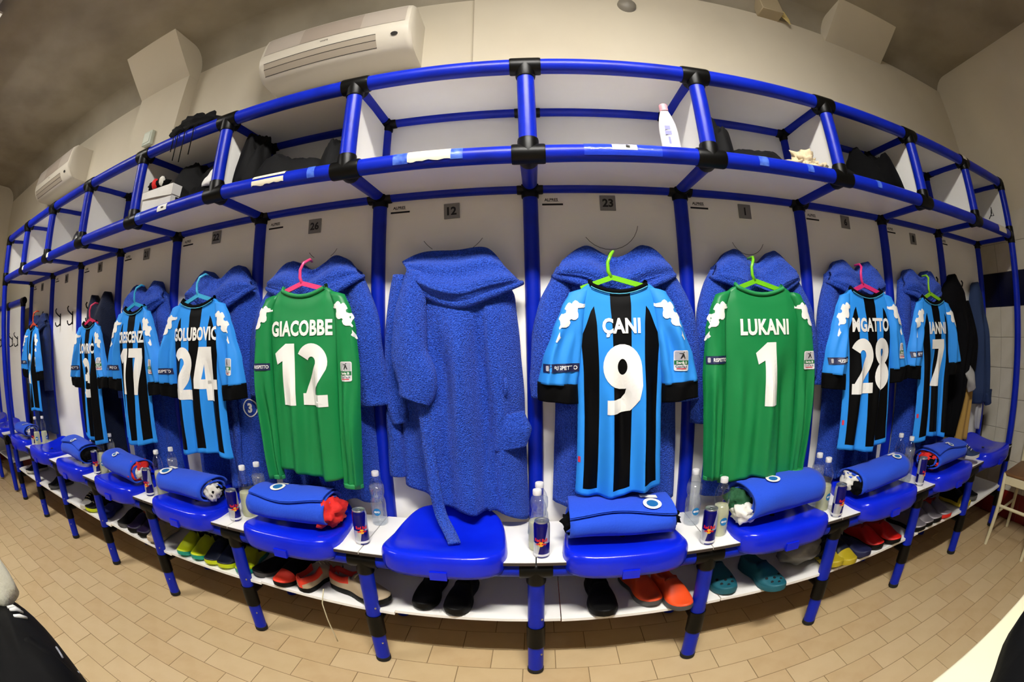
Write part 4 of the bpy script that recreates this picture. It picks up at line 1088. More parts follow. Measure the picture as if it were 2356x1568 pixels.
for (x, y, lab, kd, rz) in ((-.605, -.108, 'clear water bottle standing alone behind the can left of the empty seat', 'water', .1),
        (.012, -.190, 'rear one of two bottles behind the can right of the empty seat', 'water', 2.5), (.004, -.262, 'bottle of pale yellow drink right behind the can beside the empty seat', 'half', -2.2),
        (.590, -.148, 'clear water bottle between the CANI and LUKANI bundles', 'water', .1), (.655, -.272, 'bottle of pale yellow drink beside the fat LUKANI bundle', 'more', .1),
        (1.175, -.165, 'rear bottle between the LUKANI and MGATTO bundles', 'water', .3), (1.168, -.242, 'front yellow drink bottle between the LUKANI and MGATTO bundles', 'half', .2),
        (1.79, -.135, 'rear yellow drink bottle left of the flat IANNI bundle', 'half', .4), (1.785, -.222, 'clear bottle just left of the flat IANNI bundle', 'water', 2.),
        (-1.178, -.222, 'bottle of pale yellow drink left of the GIACOBBE bundle', 'half', 2.), (-1.150, -.150, 'clear water bottle close behind the GIACOBBE bundle', 'water', 2.),
        (-1.770, -.235, 'bottle of pale yellow drink left of the GOLUBOVIC bundle', 'more', .9), (-1.745, -.145, 'clear water bottle behind the GOLUBOVIC bundle', 'water', 2.),
        (-2.41, -.222, 'bottle of pale yellow drink left of the CRESCENZI bundle', 'more', .9), (-2.39, -.145, 'clear water bottle behind the CRESCENZI bundle', 'water', 2.),
        (-3.575, -.262, 'nearer of two far bottles beside the last bundle', 'half', 1.), (-3.548, -.19, 'second far bottle left of the bare empty seat', 'half', 2.)):
    bottle(x, y, lab, kd, rz)

# ================================================================== SHOES UNDER THE BENCH
def shoe_mesh(L=.27, W=.094, collar=.075, style='shoe'):
    """heel at y=+L/2, toe at y=-L/2 (toe to the front)"""
    def hw(s):   # half width along sole, s 0 heel .. 1 toe
        return W/2*(.72+.20*math.sin(min(1, s/.35)*PI/2)-.16*math.exp(-((s-.42)/.14)**2)+.16*math.exp(-((s-.70)/.18)**2))*math.sqrt(max(0, 1-max(0, (s-.74)/.262)**2.4))*math.sqrt(max(0, 1-max(0, (.10-s)/.102)**2.2))
    def top(s):
        if s < .5: return collar*(1.06-.20*math.sin(s/.5*PI))+.012*max(0, (s-.3)/.2)
        return .026+(collar*.95-.018)*(1-smooth01((s-.48)/.42))*1.0+.006*max(0, 1-((s-.85)/.15)**2)*(1 if s > .7 else 0)
    n = 26; sole = MB(); up = MB(); K = 9; st = .020
    ring = []
    ss = [i/n for i in range(n+1)]
    ss[0] = .003; ss[-1] = .997
    for s in ss:
        y = L/2-L*s; w_ = hw(s); lift = .012*max(0, (s-.75)/.25)**2
        for (kx, z) in ((-1.0, lift), (-1.06, st*.55+lift), (-1.0, st+lift), (1.0, st+lift), (1.06, st*.55+lift), (1.0, lift)): sole.v.append((kx*w_, y, z))
    for i in range(n):
        for k in range(6): sole.face((i*6+k, i*6+(k+1) % 6, (i+1)*6+(k+1) % 6, (i+1)*6+k))
    sole.face(list(range(6))); sole.face([n*6+k for k in range(6)][::-1])
    m = 2*K+1
    for s in ss:
        y = L/2-L*s; w_ = hw(s)*.98; h = top(s); lift = .012*max(0, (s-.75)/.25)**2
        op = smooth01((.47-s)/.05)*smooth01((s-.02)/.03)      # 1 where the opening is
        for k in range(m):
            q = k/K-1                       # -1..1 across
            a = abs(q)
            if op < .01:
                x = w_*math.copysign(math.sin(a*PI/2)**.8, q); z = st+(h-st)*math.cos(a*PI/2)**.75
            else:
                # rim at a=.55, inside slopes down to the insole
                if a >= .55: t = (a-.55)/.45; x = w_*(.62+.38*math.sin(t*PI/2)); z = st+(h-st)*math.cos(t*PI/2)**.7
                else: t = a/.55; x = w_*.60*t**.6; z = lerp(st+.012, h, t**5)
                x = math.copysign(x, q) if q else 0
                xc_ = w_*math.copysign(math.sin(a*PI/2)**.8, q); zc_ = st+(h-st)*math.cos(a*PI/2)**.75
                x = lerp(xc_, x, op); z = lerp(zc_, z, op)
            up.v.append((x, y, z+lift))
    for i in range(n):
        for k in range(m-1): up.face((i*m+k, i*m+k+1, (i+1)*m+k+1, (i+1)*m+k))
    up.face([k for k in range(m)]); up.face([n*m+k for k in range(m)][::-1])
    return sole, up, top, hw, L
SH = {}
def shoe(name, label, x, y, upper, sole_m, rz=0., z=.285, scale=1., accent=None, laces=None, toe=None, tilt=0., collar=.075, group='shoes on the low shelf', cat='shoe'):
    key = collar
    if key not in SH:
        so, up, top, hw, L = shoe_mesh(collar=collar); SH[key] = (so.mesh('sole', 'auto', fix=True), up.mesh('upper', True, fix=True), top, hw, L)
    so, up, top, hw, L = SH[key]
    t = tag(empty(name, (x, y, z), (0, tilt, rz)), label, cat, group); t.scale = (scale,)*3
    s_ = so.copy(); s_.materials.clear(); s_.materials.append(sole_m); obj('sole', s_, t)
    u_ = up.copy(); u_.materials.clear(); u_.materials.append(upper)
    if toe or accent:
        if toe: u_.materials.append(toe)
        if accent: u_.materials.append(accent)
        for p in u_.polygons:
            c = p.center
            if toe and c.y < -.055: p.material_index = 1
            elif accent and c.y > .02 and c.z > .045: p.material_index = len(u_.materials)-1
    obj('upper', u_, t)
    if laces:
        for i in range(4):
            s = .50+.075*i; yy = L/2-L*s; w_ = hw(s)*.55; h = top(s)+.003
            b = MB(); b.tube([(-w_, yy, h-.016), (-w_*.5, yy, h-.002), (0, yy-.004, h+.002), (w_*.5, yy, h-.002), (w_, yy, h-.016)], .0028, 6); b.build('lace', laces, t, True)
    return t
sm = lambda n, h, r=.5: mat(n, h, r)
neon = sm('neon yellow synthetic', '#c8d80e', .4); teal = sm('teal synthetic', '#0f9a86', .4); navy = sm('dark navy synthetic', '#0a1226', .5); orange = sm('orange synthetic', '#f0501c', .45); hot = sm('hot orange mesh', '#ee3a20', .5)
bkr = mat('black synthetic', '#030303', .6, spec=.2); tanf = sm('pale sand leather', '#b8a486', .6); silver = mat('silver synthetic', '#8b8488', .35, metal=.3); redb = sm('bright red synthetic', '#d81a10', .45); purple = sm('dark purple synthetic', '#22143a', .5); gold = sm('dull gold synthetic', '#b4a020', .4); wht = sm('white sole', '#c8c4ba', .6); greym = sm('grey synthetic', '#4a4a4c', .5)
lace_m = sm('cream lace', '#cfc4a0', .8)
G = 'shoes on the low shelf'
SZ = .286
shoe('football_boot', 'yellow and teal boot, leftmost of the neon pair below GOLUBOVIC', -1.625, -.215, neon, teal, .08, toe=neon, accent=navy, z=SZ)
shoe('football_boot', 'yellow and teal boot, second of the neon pair below GOLUBOVIC', -1.525, -.205, neon, teal, .04, toe=neon, accent=navy, z=SZ)
shoe('football_boot', 'dark navy boot beside the neon pair, nearer to it', -1.430, -.205, navy, neon, .03, z=SZ)
shoe('football_boot', 'dark navy boot next to the lone neon boot', -1.345, -.20, navy, neon, .0, z=SZ)
shoe('football_boot', 'lone yellow boot partly hidden by the leg below GIACOBBE', -1.245, -.20, neon, teal, .12, accent=navy, z=SZ)
shoe('rubber_slide', 'black rubber slide beside the orange trainers', -1.10, -.19, bkr, greym, -.5, collar=.05, z=SZ)
shoe('football_boot', 'orange and black trainer toe left of the sand coloured trainers', -.99, -.215, bkr, bkr, -.25, toe=hot, z=SZ)
shoe('running_shoe', 'sand and orange trainer seen from the heel below GIACOBBE', -.875, -.20, tanf, bkr, 2.9, accent=hot, laces=lace_m, z=SZ)
shoe('running_shoe', 'big sand and orange trainer lying sideways with untied laces', -.675, -.255, tanf, bkr, 1.25, accent=hot, laces=lace_m, scale=1.08, z=SZ)
shoe('slipper', 'black slipper below the empty seat, further from the middle leg', -.40, -.195, bkr, bkr, -.10, collar=.065, z=SZ)
shoe('slipper', 'black slipper below the empty seat, nearer to the middle leg', -.275, -.215, bkr, bkr, -.12, collar=.065, z=SZ)
shoe('slipper', 'black slipper standing alone left of the orange boots', .235, -.225, bkr, bkr, .06, collar=.065, z=SZ, scale=1.05)
shoe('football_boot', 'orange boot below CANI, further back of the bright pair', .395, -.195, orange, greym, .30, accent=hot, z=SZ)
shoe('football_boot', 'orange boot below CANI jutting over the shelf edge', .505, -.255, orange, greym, .22, z=SZ)
crocm = sm('teal foam clog', '#0d5a68', .6); hole = hole_dark
for (x, y, rz, lab) in ((.72, -.19, .05, 'dark teal foam clog standing back under the LUKANI seat'), (.905, -.255, .18, 'teal foam clog with holes jutting over the shelf edge')):
    t = shoe('foam_clog', lab, x, y, crocm, crocm, rz, collar=.06, z=SZ, scale=1.08, cat='clog')
    so, up, top, hw, L = SH[.06]
    for (hx, s) in ((-.022, .84), (.022, .84), (0, .78), (-.03, .74), (.03, .74), (0, .90)):
        yy = L/2-L*s; a = min(.99, abs(hx)/(hw(s)*.98)); 
        z_ = .020+(top(s)-.020)*math.cos(math.asin(a**1.25))**.75 + .012*max(0, (s-.75)/.25)**2
        b = MB(); b.lathe([(.006, -.004), (.006, .0012)], 10); b.build('vent_hole', hole, t, False, (hx, yy, z_), (.35, hx*8, 0))
shoe('football_boot', 'yellow toed dark boot behind the leg below MGATTO, inner one', 1.255, -.225, navy, gold, .15, toe=gold, z=SZ)
shoe('football_boot', 'yellow toed dark boot below MGATTO, next to the navy slider', 1.325, -.245, navy, gold, .12, toe=gold, z=SZ)
shoe('rubber_slide', 'flat navy slider between the yellow toes and the red boots', 1.425, -.23, sm('navy foam', '#0e1440', .6), sm('navy foam', '#0e1440', .6), .25, collar=.045, z=SZ)
shoe('football_boot', 'bright red boot left one of the red pair below MGATTO', 1.545, -.205, redb, bkr, .2, z=SZ)
shoe('football_boot', 'bright red boot right one of the red pair beside the leg', 1.665, -.225, redb, bkr, .2, z=SZ)
shoe('football_boot', 'silver boot nearest the leg below IANNI', 1.89, -.215, silver, bkr, .2, z=SZ, scale=1.05); shoe('football_boot', 'silver boot second in the row below IANNI', 1.98, -.215, silver, bkr, .15, z=SZ); shoe('football_boot', 'silver boot third in the row below IANNI', 2.07, -.215, silver, bkr, .15, z=SZ); shoe('football_boot', 'silver and red boot last in the row below IANNI', 2.17, -.225, silver, redb, .15, z=SZ, accent=redb)
shoe('football_boot', 'dark boot with yellow toe on the shelf at the right end', 2.42, -.225, bkr, gold, .1, toe=gold, z=SZ); shoe('football_boot', 'plain dark boot on the shelf at the right end', 2.56, -.20, bkr, greym, .1, z=SZ)
shoe('football_boot', 'dark purple boot with orange tip below CRESCENZI', -2.08, -.20, purple, bkr, -.1, toe=purple, accent=orange, z=SZ); shoe('football_boot', 'second dark purple boot below CRESCENZI nearer the leg', -1.985, -.20, purple, bkr, -.05, accent=orange, z=SZ)
shoe('running_shoe', 'sand coloured shoe behind the leg left of the neon boots', -1.885, -.21, tanf, tanf, .05, z=SZ); shoe('football_boot', 'black boot furthest left below CRESCENZI', -2.19, -.20, bkr, greym, -.1, z=SZ)
shoe('football_boot', 'black and white boot below the number 3 shirt, left one', -2.70, -.23, bkr, wht, .3, toe=wht, laces=lace_m, z=SZ); shoe('football_boot', 'black boot with yellow sole below the number 3 shirt', -2.585, -.215, bkr, neon, -.3, laces=lace_m, z=SZ); shoe('rubber_slide', 'dark blue slider on the shelf beside the yellow soled boot', -2.46, -.215, sm('blue foam', '#0c1f78', .6), sm('blue foam', '#0c1f78', .6), .4, collar=.045, z=SZ)
shoe('football_boot', 'dark boot below the bare hooks', -3.30, -.21, bkr, greym, .0, z=SZ); shoe('football_boot', 'dark boot at the far left below the number 2 shirt', -3.9, -.21, bkr, wht, .0, z=SZ)
# hanging untied lace of the big trainer
b = MB(); b.tube([(-.79, -.345, .335), (-.795, -.372, .28), (-.785, -.378, .2), (-.775, -.376, .13), (-.768, -.376, .09)], .0025, 6); tag(b.build('shoelace', lace_m, None, True), 'long cream shoelace dangling off the shoe shelf edge', 'shoelace')
# grey shoe bag with three-stripe triangle mark
bagm = mat('light grey drawstring fabric', '#9a9890', .8, bump=(25, .5))
t = tag(empty('shoe_bag', (1.13, -.19, SZ)), 'grey drawstring shoe bag with black logo behind the leg', 'bag')
lump('bag_body', bagm, t, (0, 0, .062), (.115, .085, .062), 4, 28, 18, .22)
for (x0, x1, h0, h1) in ((-.018, -.008, .006, .012), (-.006, .005, .012, .020), (.007, .019, .018, .030)):
    bm_ = MB(); bm_.prism([(x0, 0), (x1, 0), (x1, h1), (x0, h0)], -.003, 0); bm_.build('logo_stripe', ink, t, False, (.045, -.099, .055), (.15, 0, .1))
obj('logo_lettering', text_mesh('adidas', .010, .03), t, ink, (.045, -.1015, .042), (.15, 0, .1))
shoe('canvas_shoe', 'navy canvas shoe with white laces on the seat beside the IANNI bundle', 2.335, -.27, sm('navy canvas', '#14284e', .8), wht, .35, laces=cap_white, z=.583, scale=.9)

# ================================================================== THINGS ON THE TOP SHELF
SHZ = 1.846
def heap(name, label, c, size, m, seed, cat='clothing', group=None, amp=.62, nu=48, nv=30, rough=2.1, parts=()):
    """soft pile: height field over an ellipse, creased by ridged noise"""
    t = tag(empty(name, c), label, cat, group); b = MB(); sx, sy, sz = size
    def f(u, v):
        th = 2*PI*u; r = v; x = math.cos(th)*r; y = math.sin(th)*r
        n1 = noise.noise((x*1.3+seed*3, y*1.3, seed)); n2 = 1-abs(noise.noise((x*rough+seed, y*rough, seed*2)))*2; n3 = 1-abs(noise.noise((x*rough*2.2, y*rough*2.2+seed, seed)))*2
        h = (1-r**3)**.6 if r < 1 else 0
        h *= 1+amp*n1+amp*.34*(n2-.4)+amp*.10*(n3-.4)
        k = 1+.16*noise.noise((math.cos(th)*1.4+seed, math.sin(th)*1.4, seed*5))
        return (x*sx*k, y*sy*k, max(0, h)*sz)
    b.quad_grid(f, nu, nv); b.face([nv*(nu+1)+i for i in range(nu)])
    b.build('cloth_pile', m, t, True)
    return t
blackcl = mat('black polyester', '#050506', .8, spec=.2, bump=(40, .3)); creamcl = mat('cream crumpled cloth', '#dcc9a4', .85, bump=(30, .5)); whitecl = mat('white crumpled tissue', '#eceae6', .8, bump=(40, .5))
heap('black_clothes', 'heap of black clothes in the cubby above locker 26', (-.90, -.22, SHZ), (.22, .13, .115), blackcl, 2)
heap('black_clothes', 'rolled black garment at the right side of the cubby above locker 26', (-.70, -.20, SHZ), (.085, .12, .15), blackcl, 3)
heap('black_clothes', 'dark garment slumped against the left side of the cubby above locker 26', (-1.10, -.24, SHZ), (.075, .10, .24), blackcl, 7)
heap('black_clothes', 'black clothes behind the white box above locker 22', (-1.47, -.17, SHZ), (.26, .13, .21), blackcl, 5)
heap('black_shoes_pile', 'black soft shoes in front of the white box end', (-1.33, -.29, SHZ), (.12, .06, .085), fab_black, 9)
heap('crumpled_tissue', 'crumpled white cloth beside the post above locker 22', (-1.275, -.30, SHZ+.055), (.065, .05, .07), whitecl, 4, 'cloth')
heap('black_bag', 'black shiny bag in the cubby above the number 3 shirt', (-2.55, -.25, SHZ), (.13, .09, .10), mat('black shiny nylon', '#0a0a0b', .35), 11, 'bag')
heap('black_clothes', 'black clothes heap in the cubby above locker 1', (.84, -.25, SHZ), (.15, .10, .075), blackcl, 13)
heap('black_clothes', 'tall dark garment corner beside the post above locker 1', (.685, -.27, SHZ), (.05, .06, .165), blackcl, 15)
t = tag(empty('crumpled_cloth', (1.065, -.30, SHZ)), 'cream crumpled cloth at the shelf edge above locker 1', 'cloth')
for i, (x, y, z_, r, sd) in enumerate(((-.05, 0, .03, (.045, .04, .032), 3), (-.015, -.005, .055, (.05, .035, .04), 7), (.05, .0, .03, (.045, .04, .03), 11), (.075, .01, .02, (.03, .03, .028), 13), (.01, -.02, .022, (.05, .03, .022), 17), (.03, .02, .06, (.03, .03, .025), 19))):
    lump('cloth_fold', creamcl, t, (x, y, z_), r, sd, 30, 20, .75)
heap('black_bag', 'big black bag filling the cubby above locker 6', (1.57, -.21, SHZ), (.20, .14, .20), fab_black, 19, 'bag')
heap('black_clothes', 'low dark clothes beside the big black bag', (1.33, -.2, SHZ), (.10, .12, .07), blackcl, 21)
heap('dark_hat', 'dark cap in the last cubby at the right end', (2.50, -.2, SHZ), (.09, .11, .085), blackcl, 23, 'cap')
b = MB(); b.tube([(2.60, -.37, 1.872), (2.66, -.372, 1.915), (2.665, -.372, 1.95), (2.69, -.372, 1.905), (2.64, -.372, 1.895), (2.655, -.372, 1.93)], .0035, 6); tag(b.build('bent_wire', hook_m, None, True), 'bent black wire on the shelf edge at the right end', 'wire')
# white cardboard box with lid ajar, holding shoes
boxm = mat('white cardboard', '#e4e2de', .75, var=(8, '#dad7d1', .45, .7))
t = tag(empty('shoe_box', (-1.625, -.27, SHZ), (0, 0, .03)), 'white cardboard shoe box with dented lid above locker 22', 'box')
b = MB()
for lo, hi in (((-.115, -.085, 0), (.115, -.081, .095)), ((-.115, .081, 0), (.115, .085, .095)), ((-.115, -.085, 0), (-.111, .085, .095)), ((.111, -.085, 0), (.115, .085, .095)), ((-.115, -.085, 0), (.115, .085, .004))): b.box(lo, hi)
b.build('box_body', boxm, t)
b = MB(); 
b.quad_grid(lambda u, v: (-.119+.238*u, -.089-.006*math.sin(u*PI)*v, .112-.034*v-.020*v*u), 14, 4); b.quad_grid(lambda u, v: (-.119+.238*u, -.089+.178*v, .112+.003*math.sin(u*5)), 8, 4)
b.quad_grid(lambda u, v: (.119, -.089+.178*u, .112-.05*v), 4, 3); b.build('lid', boxm, t, False)
b = MB(); b.box((.1155, -.055, .035), (.117, -.03, .055)); b.build('hand_hole', ink, t)
lump('red_black_boot', fab_black, tag(empty('boot_in_box', (-1.665, -.315, SHZ+.116)), 'black and red boot lying on the shoe box lid', 'shoe'), (0, 0, .032), (.08, .035, .032), 8)
lump('red_patch', fab_red, [o for o in COL.objects if o.name == 'boot_in_box'][0], (-.005, -.025, .032), (.022, .02, .026), 3, 12, 8, .1); lump('white_patch', fab_white, [o for o in COL.objects if o.name == 'boot_in_box'][0], (.045, -.022, .036), (.016, .018, .024), 5, 12, 8, .1)
# black bag thrown over the top rail, with dangling cords
t = tag(empty('drawstring_bag', (-1.44, -.33, ZT+.03)), 'black drawstring bag draped over the top rail with cords', 'bag')
lump('bag_body', blackcl, t, (.02, 0, .03), (.13, .06, .042), 6, 26, 14, .45); lump('bag_flap', blackcl, t, (-.10, -.03, .012), (.055, .035, .032), 9, 16, 10, .4)
for (x, L_) in ((-.09, .10), (-.06, .15), (-.01, .17), (.05, .15)):
    b = MB(); b.tube([(x, -.04, .01), (x-.005, -.062, -.02), (x+.004, -.066, -.06), (x-.002, -.062, -L_)], .003, 6); b.build('cord', blackcl, t, True)
# lotion bottle
lotion = mat('white lotion plastic', '#f2f0ee', .35); pinkc = mat('pale pink cap', '#eaa6b0', .4); lprint = mat('lilac print', '#8f8fc0', .5)
t = tag(empty('lotion_bottle', (.487, -.30, SHZ), (.0, -.05, 0)), 'white lotion bottle with pink cap above locker 23', 'bottle')
b = MB(); b.lathe([(.0005, 0), (.030, .001), (.033, .006), (.034, .03), (.034, .10), (.031, .13), (.024, .16), (.017, .18), (.015, .186), (.0005, .187)], 28, caps=False); o = b.build('bottle_body', lotion, t, True); o.scale = (1, .7, 1)
b = MB(); b.lathe([(.0005, .214), (.013, .213), (.016, .21), (.0155, .185), (.0005, .185)], 22, caps=False); b.build('cap', pinkc, t, 'auto')
for (z0, z1, w_) in ((.10, .116, .010), (.08, .096, .012), (.045, .072, .004)):
    b = MB(); b.quad_grid(lambda u, v: (-.010+w_*(u-.5)*2, -.0242, z0+(z1-z0)*v), 2, 1); b.build('print', lprint, t)
# thin scuffs left by hangers on the panels
scuff = mat('grey scuff', '#5a5650', .9)
for (x, z, r, a0, a1) in ((.30, 1.70, .115, 215, 350), (.90, 1.665, .085, 205, 335), (-.30, 1.72, .14, 215, 235), (-.30, 1.72, .14, 300, 325), (-.86, 1.68, .08, 215, 240), (-.86, 1.68, .08, 300, 330)):
    b = MB(); b.tube([(x+r*math.cos(math.radians(a0+(a1-a0)*i/12)), .0058, z+r*math.sin(math.radians(a0+(a1-a0)*i/12))) for i in range(13)], .0011, 5); b.build('scuff_mark', scuff, unit)

# ================================================================== CLOTHES AT THE RIGHT END
jb = mat('black jacket shell', '#030306', .85, spec=.12); jd = mat('slate blue jacket', '#24365c', .8, spec=.25, bump=(60, .2)); tanc = mat('camel trousers', '#a8843e', .85, bump=(60, .3)); greyc = mat('pale grey lining', '#a9a9a8', .8)
t = tag(empty('hooded_jacket', (2.47, 0, .66)), 'black hooded jacket hanging in the last bay', 'jacket')
c = Cloth([(1.58, -.06, .05, .05), (1.48, -.15, .14, .09), (1.25, -.17, .20, .12), (1.0, -.16, .09, .12), (.66, -.14, -.02, .10)], -.02, [(2.3, .02, .2, .2, .15), (4.6, .009, .6, -.2, .2)], lambda u: -.02*abs(2*u-1)); o = c.build('jacket_body', jb, t); o.location.z = -.66
b = loft([(.11, -.06, 1.42), (.165, -.09, 1.2), (.13, -.10, 1.02)], [.045, .055, .05], [.04, .045, .04], 16, 20, 3, .06); o = b.build('sleeve', jb, t, True); o.location.z = -.66
b = loft([(.05, -.125, 1.03), (.085, -.135, .98), (.12, -.13, .92)], [.04, .05, .04], [.02, .03, .03], 14, 14, 6, .12); o = b.build('cuff_lining', greyc, t, True); o.location.z = -.66
t = tag(empty('trousers', (2.61, 0, .61)), 'camel coloured trousers hanging beside the black jacket', 'trousers')
c = Cloth([(1.30, -.05, .07, .05), (1.0, -.07, .09, .07), (.61, -.13, .05, .08)], -.03, [(2.2, .012, .3, .2, .1), (4., .006, .1, .1, .1)]); o = c.build('trouser_leg', tanc, t, 26, 40); o.location.z = -.61
t = tag(empty('hooded_jacket', (2.82, 0, .66)), 'slate blue jacket hanging by the right end post', 'jacket')
c = Cloth([(1.555, -.05, .05, .05), (1.45, -.09, .08, .08), (1.2, -.10, .12, .09), (.88, -.08, .17, .09), (.80, -.05, .15, .07)], -.02, [(2.3, .016, .5, .2, .15), (4.6, .007, .1, -.2, .2)], lambda u: -.02*abs(2*u-1)); o = c.build('jacket_body', jd, t); o.location.z = -.66
b = loft([(.11, -.10, .87), (.12, -.10, .82), (.13, -.10, .79)], [.05, .045, .035], [.03, .03, .03], 14, 12, 6, .1); o = b.build('cuff', jd, t, True); o.location.z = -.66
c = Cloth([(.84, .02, .10, .02), (.72, .0, .09, .03), (.63, .03, .08, .02)], -.05, [(2, .01, .2, .2, .1)]); o = c.build('lining_tail', greyc, t, 16, 18); o.location.z = -.66
heap('black_washbag', 'small black pouch behind the IANNI bundle on the seat', (2.17, -.09, .585), (.09, .04, .05), fab_black, 33, 'bag')

# ================================================================== WALL FIXTURES
ac_white = mat('white air conditioner plastic', '#e4dccb', .45); ac_grey = mat('taupe front grille', '#c3b8ab', .55); gap = mat('dark gap', '#2a2622', .8)
def air_conditioner(x0, x1, label, logo=True):
    xm = (x0+x1)/2; t = tag(empty('air_conditioner', (xm, WALL_Y, 2.56)), label, 'air conditioner', 'wall air conditioners'); W_ = x1-x0
    Y0 = WALL_Y
    # profile (y,z) relative to wall / 2.56
    pr = [(0, .0), (-.12, .0), (-.165, .004), (-.195, .014), (-.228, .045), (-.246, .080), (-.253, .105), (-.238, .22), (-.222, .262), (-.19, .285), (0, .285)]
    b = MB(); n = len(pr); ends = [(0, .93, .96), (.010, .985, .99), (.03, 1, 1), (W_-.03, 1, 1), (W_-.010, .985, .99), (W_, .93, .96)]
    for (dx, ky, kz) in ends:
        for (y, z) in pr: b.v.append((-W_/2+dx, y*ky, .1425+(z-.1425)*kz))
    for i in range(len(ends)-1):
        for k in range(n): b.face((i*n+k, i*n+(k+1) % n, (i+1)*n+(k+1) % n, (i+1)*n+k))
    b.face(list(range(n))); b.face([(len(ends)-1)*n+k for k in range(n)][::-1])
    b.build('casing', ac_white, t, 'auto')
    def on(u0, u1, z0, z1, o):   # strip following the profile between heights
        bb = MB()
        def f(u, v):
            z = z0+(z1-z0)*v
            for (a, c) in zip(pr[3:], pr[4:]):
                if a[1] <= z <= c[1]: y = lerp(a[0], c[0], (z-a[1])/(c[1]-a[1])); break
            return (-W_/2+W_*(u0+(u1-u0)*u), y-o, z)
        bb.quad_grid(f, 2, 6); return bb
    on(.035, .965, .132, .255, .002).build('front_grille', ac_grey, t, True)
    on(.30, .70, .133, .254, .003).build('grille_panel', mat('taupe grille centre', '#b3a597', .55), t, True)
    on(.05, .80, .018, .074, .0015).build('outlet_recess', mat('beige outlet', '#b7ab99', .55), t, True)
    for z_ in (.018, .046, .075):
        on(.05, .80, z_-.0012, z_+.0012, .0025).build('louvre_line', gap, t)
    b = MB(); b.lathe([(.013, 0), (.013, .003)], 16); o = b.build('sensor_window', gap, t, False, (W_*.5-.075, -.240, .062), (PI/2+.5, 0, 0)); o.scale = (1.3, .8, 1)
    obj('maker_logo', text_mesh('WHITE', .010, .01), t, gap, (-.02, -.2545, .108), (0, 0, 0))
air_conditioner(-1.315, -.495, 'white air conditioner on the wall above lockers 26 and 12')
air_conditioner(-4.27, -3.42, 'white air conditioner high on the wall at the far left')
t = tag(empty('alarm_box', (-2.32, .02, 2.50)), 'small pale green alarm box on the wall pier', 'box')
bevel_box('box_body', (-.05, -.035, 0), (.05, 0, .10), mat('pale mint plastic', '#cfd6c4', .5), t, .008, 2)
bevel_box('front_plate', (-.035, -.039, .015), (.035, -.034, .085), mat('pale mint cover', '#dbe0d0', .4), t, .003, 1)
t = tag(empty('smoke_detector', (.535, WALL_Y-.025, 2.94)), 'grey round detector on the wall near the ceiling', 'detector')
b = MB(); b.lathe([(.0005, .045), (.03, .04), (.048, .025), (.052, 0)], 24, caps=False); b.build('dome', mat('grey plastic dome', '#8a8478', .5), t, True, (0, 0, 0), (PI/2, 0, 0))
b = MB(); b.lathe([(.058, 0), (.058, .008)], 24); b.build('mounting_ring', mat('grey plastic dome', '#8a8478', .5), t, False, (0, 0, 0), (PI/2, 0, 0))
t = tag(empty('junction_box', (1.42, WALL_Y-.03, 3.06)), 'beige box under the ceiling with a torn paper flap', 'box')
bevel_box('box_body', (-.075, -.10, 0), (.075, 0, .12), mat('beige metal box', '#b8a888', .7), t, .004, 1)
b = MB(); b.prism([(.07, .02), (.10, -.02), (.125, -.045), (.13, .0), (.115, .06), (.09, .07)], -.06, -.057); b.build('paper_flap', mat('yellowed paper', '#d8c07c', .85), t)

# ================================================================== CHAIR, TABLE, FOREGROUND
cw = mat('cream painted wood', '#e0d6b0', .5, bump=(20, .15), var=(6, '#d2c69c', .45, .7)); brown = mat('brown wooden seat', '#7a5530', .5, bump=(15, .2), var=(5, '#6a4726', .4, .7))
t = tag(empty('wooden_chair', (2.90, -.65, 0)), 'cream wooden chair with brown seat by the right wall', 'chair')
for (x, y, top_, dx, dy) in ((-.17, .175, .45, -.02, .01), (-.17, -.175, .45, -.02, -.01), (.17, .175, .92, .02, .01), (.17, -.175, .92, .02, -.01)):
    b = MB(); b.tube([(x+dx, y+dy, 0), (x, y, .25), (x, y, .44), (x+(.03 if top_ > .5 else 0), y, top_)], [.014, .017, .018, .015], 12); b.build('leg', cw, t, 'auto')
bevel_box('seat', (-.185, -.185, .435), (.185, .185, .455), brown, t, .008, 2)
for (x0, x1, y0, y1) in ((-.18, .18, .165, .183), (-.18, .18, -.183, -.165), (-.183, -.165, -.17, .17), (.165, .183, -.17, .17)): bevel_box('apron', (x0, y0, .385), (x1, y1, .434), cw, t, .003, 1)
for (p, q) in (((-.175, -.178, .25), (-.175, .178, .25)), ((-.17, .176, .20), (.172, .176, .20)), ((-.17, -.176, .20), (.172, -.176, .20))):
    b = MB(); b.tube([p, q], .010, 10); b.build('stretcher', cw, t, 'auto')
for z_ in (.62, .74, .87): bevel_box('back_slat', (.178, -.17, z_), (.196, .17, z_+.05), cw, t, .004, 1)
cream_top = mat('cream laminate table', '#d8d0b0', .5)
t = tag(empty('table', (1.05, -1.78, 0)), 'cream topped table at the bottom right corner', 'table')
bevel_box('table_top', (-.62, -.38, .72), (.65, .385, .75), cream_top, t, .012, 3)
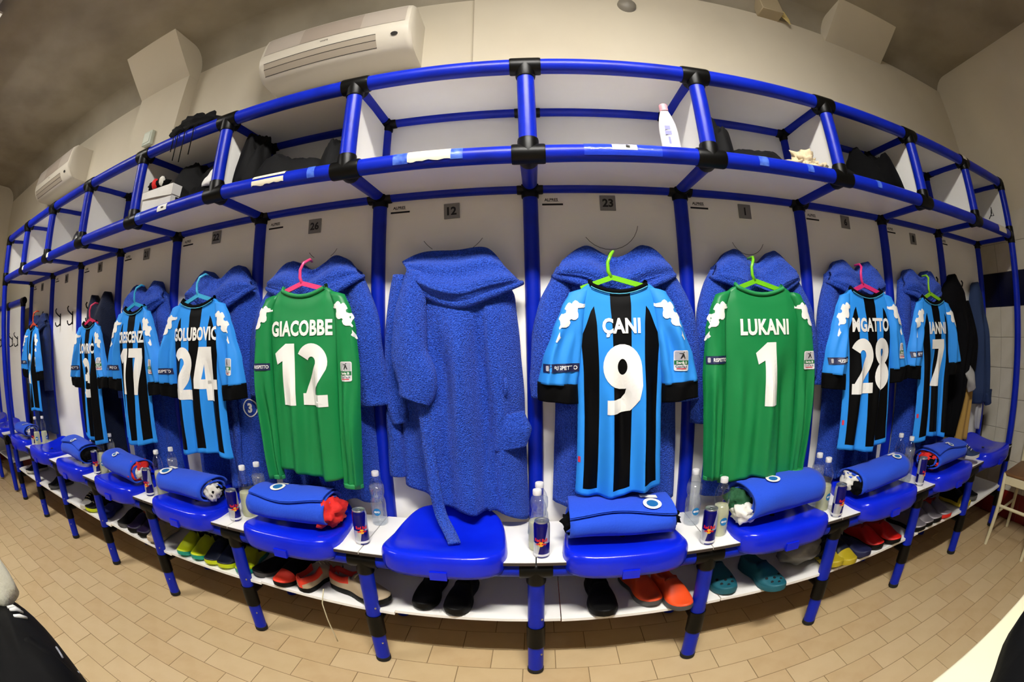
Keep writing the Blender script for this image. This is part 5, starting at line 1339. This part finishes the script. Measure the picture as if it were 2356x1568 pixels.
for sx in (-.55, .58):
    for sy in (-.32, .32): b = MB(); b.tube([(sx, sy, 0), (sx, sy, .72)], .02, 12); b.build('leg', metal_grey, t, 'auto')
heap('black_bag', 'black bag lying on the cream table', (.86, -1.645, .75), (.30, .19, .14), fab_black, 41, 'bag')
# low stool at the left with a tracksuit jacket and a cream towel thrown over it
t = tag(empty('stool', (-1.32, -1.72, 0)), 'plain white stool under the black tracksuit jacket', 'stool')
bevel_box('stool_top', (-.42, -.30, .42), (.42, .28, .45), cw, t, .01, 2)
for sx in (-.36, .36):
    for sy in (-.24, .22): b = MB(); b.tube([(sx, sy, 0), (sx, sy, .42)], .018, 10); b.build('leg', metal_grey, t, 'auto')
trk = mat('black tracksuit polyester', '#030304', .75, spec=.12, bump=(35, .2))
t = heap('tracksuit_jacket', 'black tracksuit jacket with white stripes thrown over a stool', (-1.22, -1.62, .45), (.54, .29, .17), trk, 45, 'jacket', amp=.3, nu=60, nv=36, rough=2.0)
jm = [c for c in t.children if c.name.startswith('cloth_pile')][0].data
def surf_z(x, y): return min((((v.co.x-x)**2+(v.co.y-y)**2), v.co.z) for v in jm.vertices)[1]
for i in range(3):
    x = -.105+.032*i; pts = [(x+.020*q, .215-.05*q, surf_z(x+.020*q, .215-.05*q)+.004) for q in (0, .5, 1)]
    b = MB(); b.tube(pts, [.004, .0065, .004], 8); b.build('stripe', white_print, t, True)
b = loft([(.10, .15, .12), (.22, .17, .08), (.34, .13, .02)], [.05, .055, .05], [.045, .045, .04], 16, 20, 3, .1); b.build('sleeve', trk, t, True)
b = MB(); b.tube([(.165+.035*math.cos(a*.35), .215+.002*a, .10+.035*math.sin(a*.35)-.01*a*.1) for a in range(2, 16)], .004, 6); b.build('zip_pull_cord', mat('grey cord', '#8a8a92', .6), t, True)
heap('towel', 'cream towel on top of the black tracksuit jacket', (-1.46, -1.47, .585), (.13, .11, .15), mat('cream towel', '#dedac2', .9, bump=(80, .6)), 47, 'towel', amp=.3)
#@@NEXT
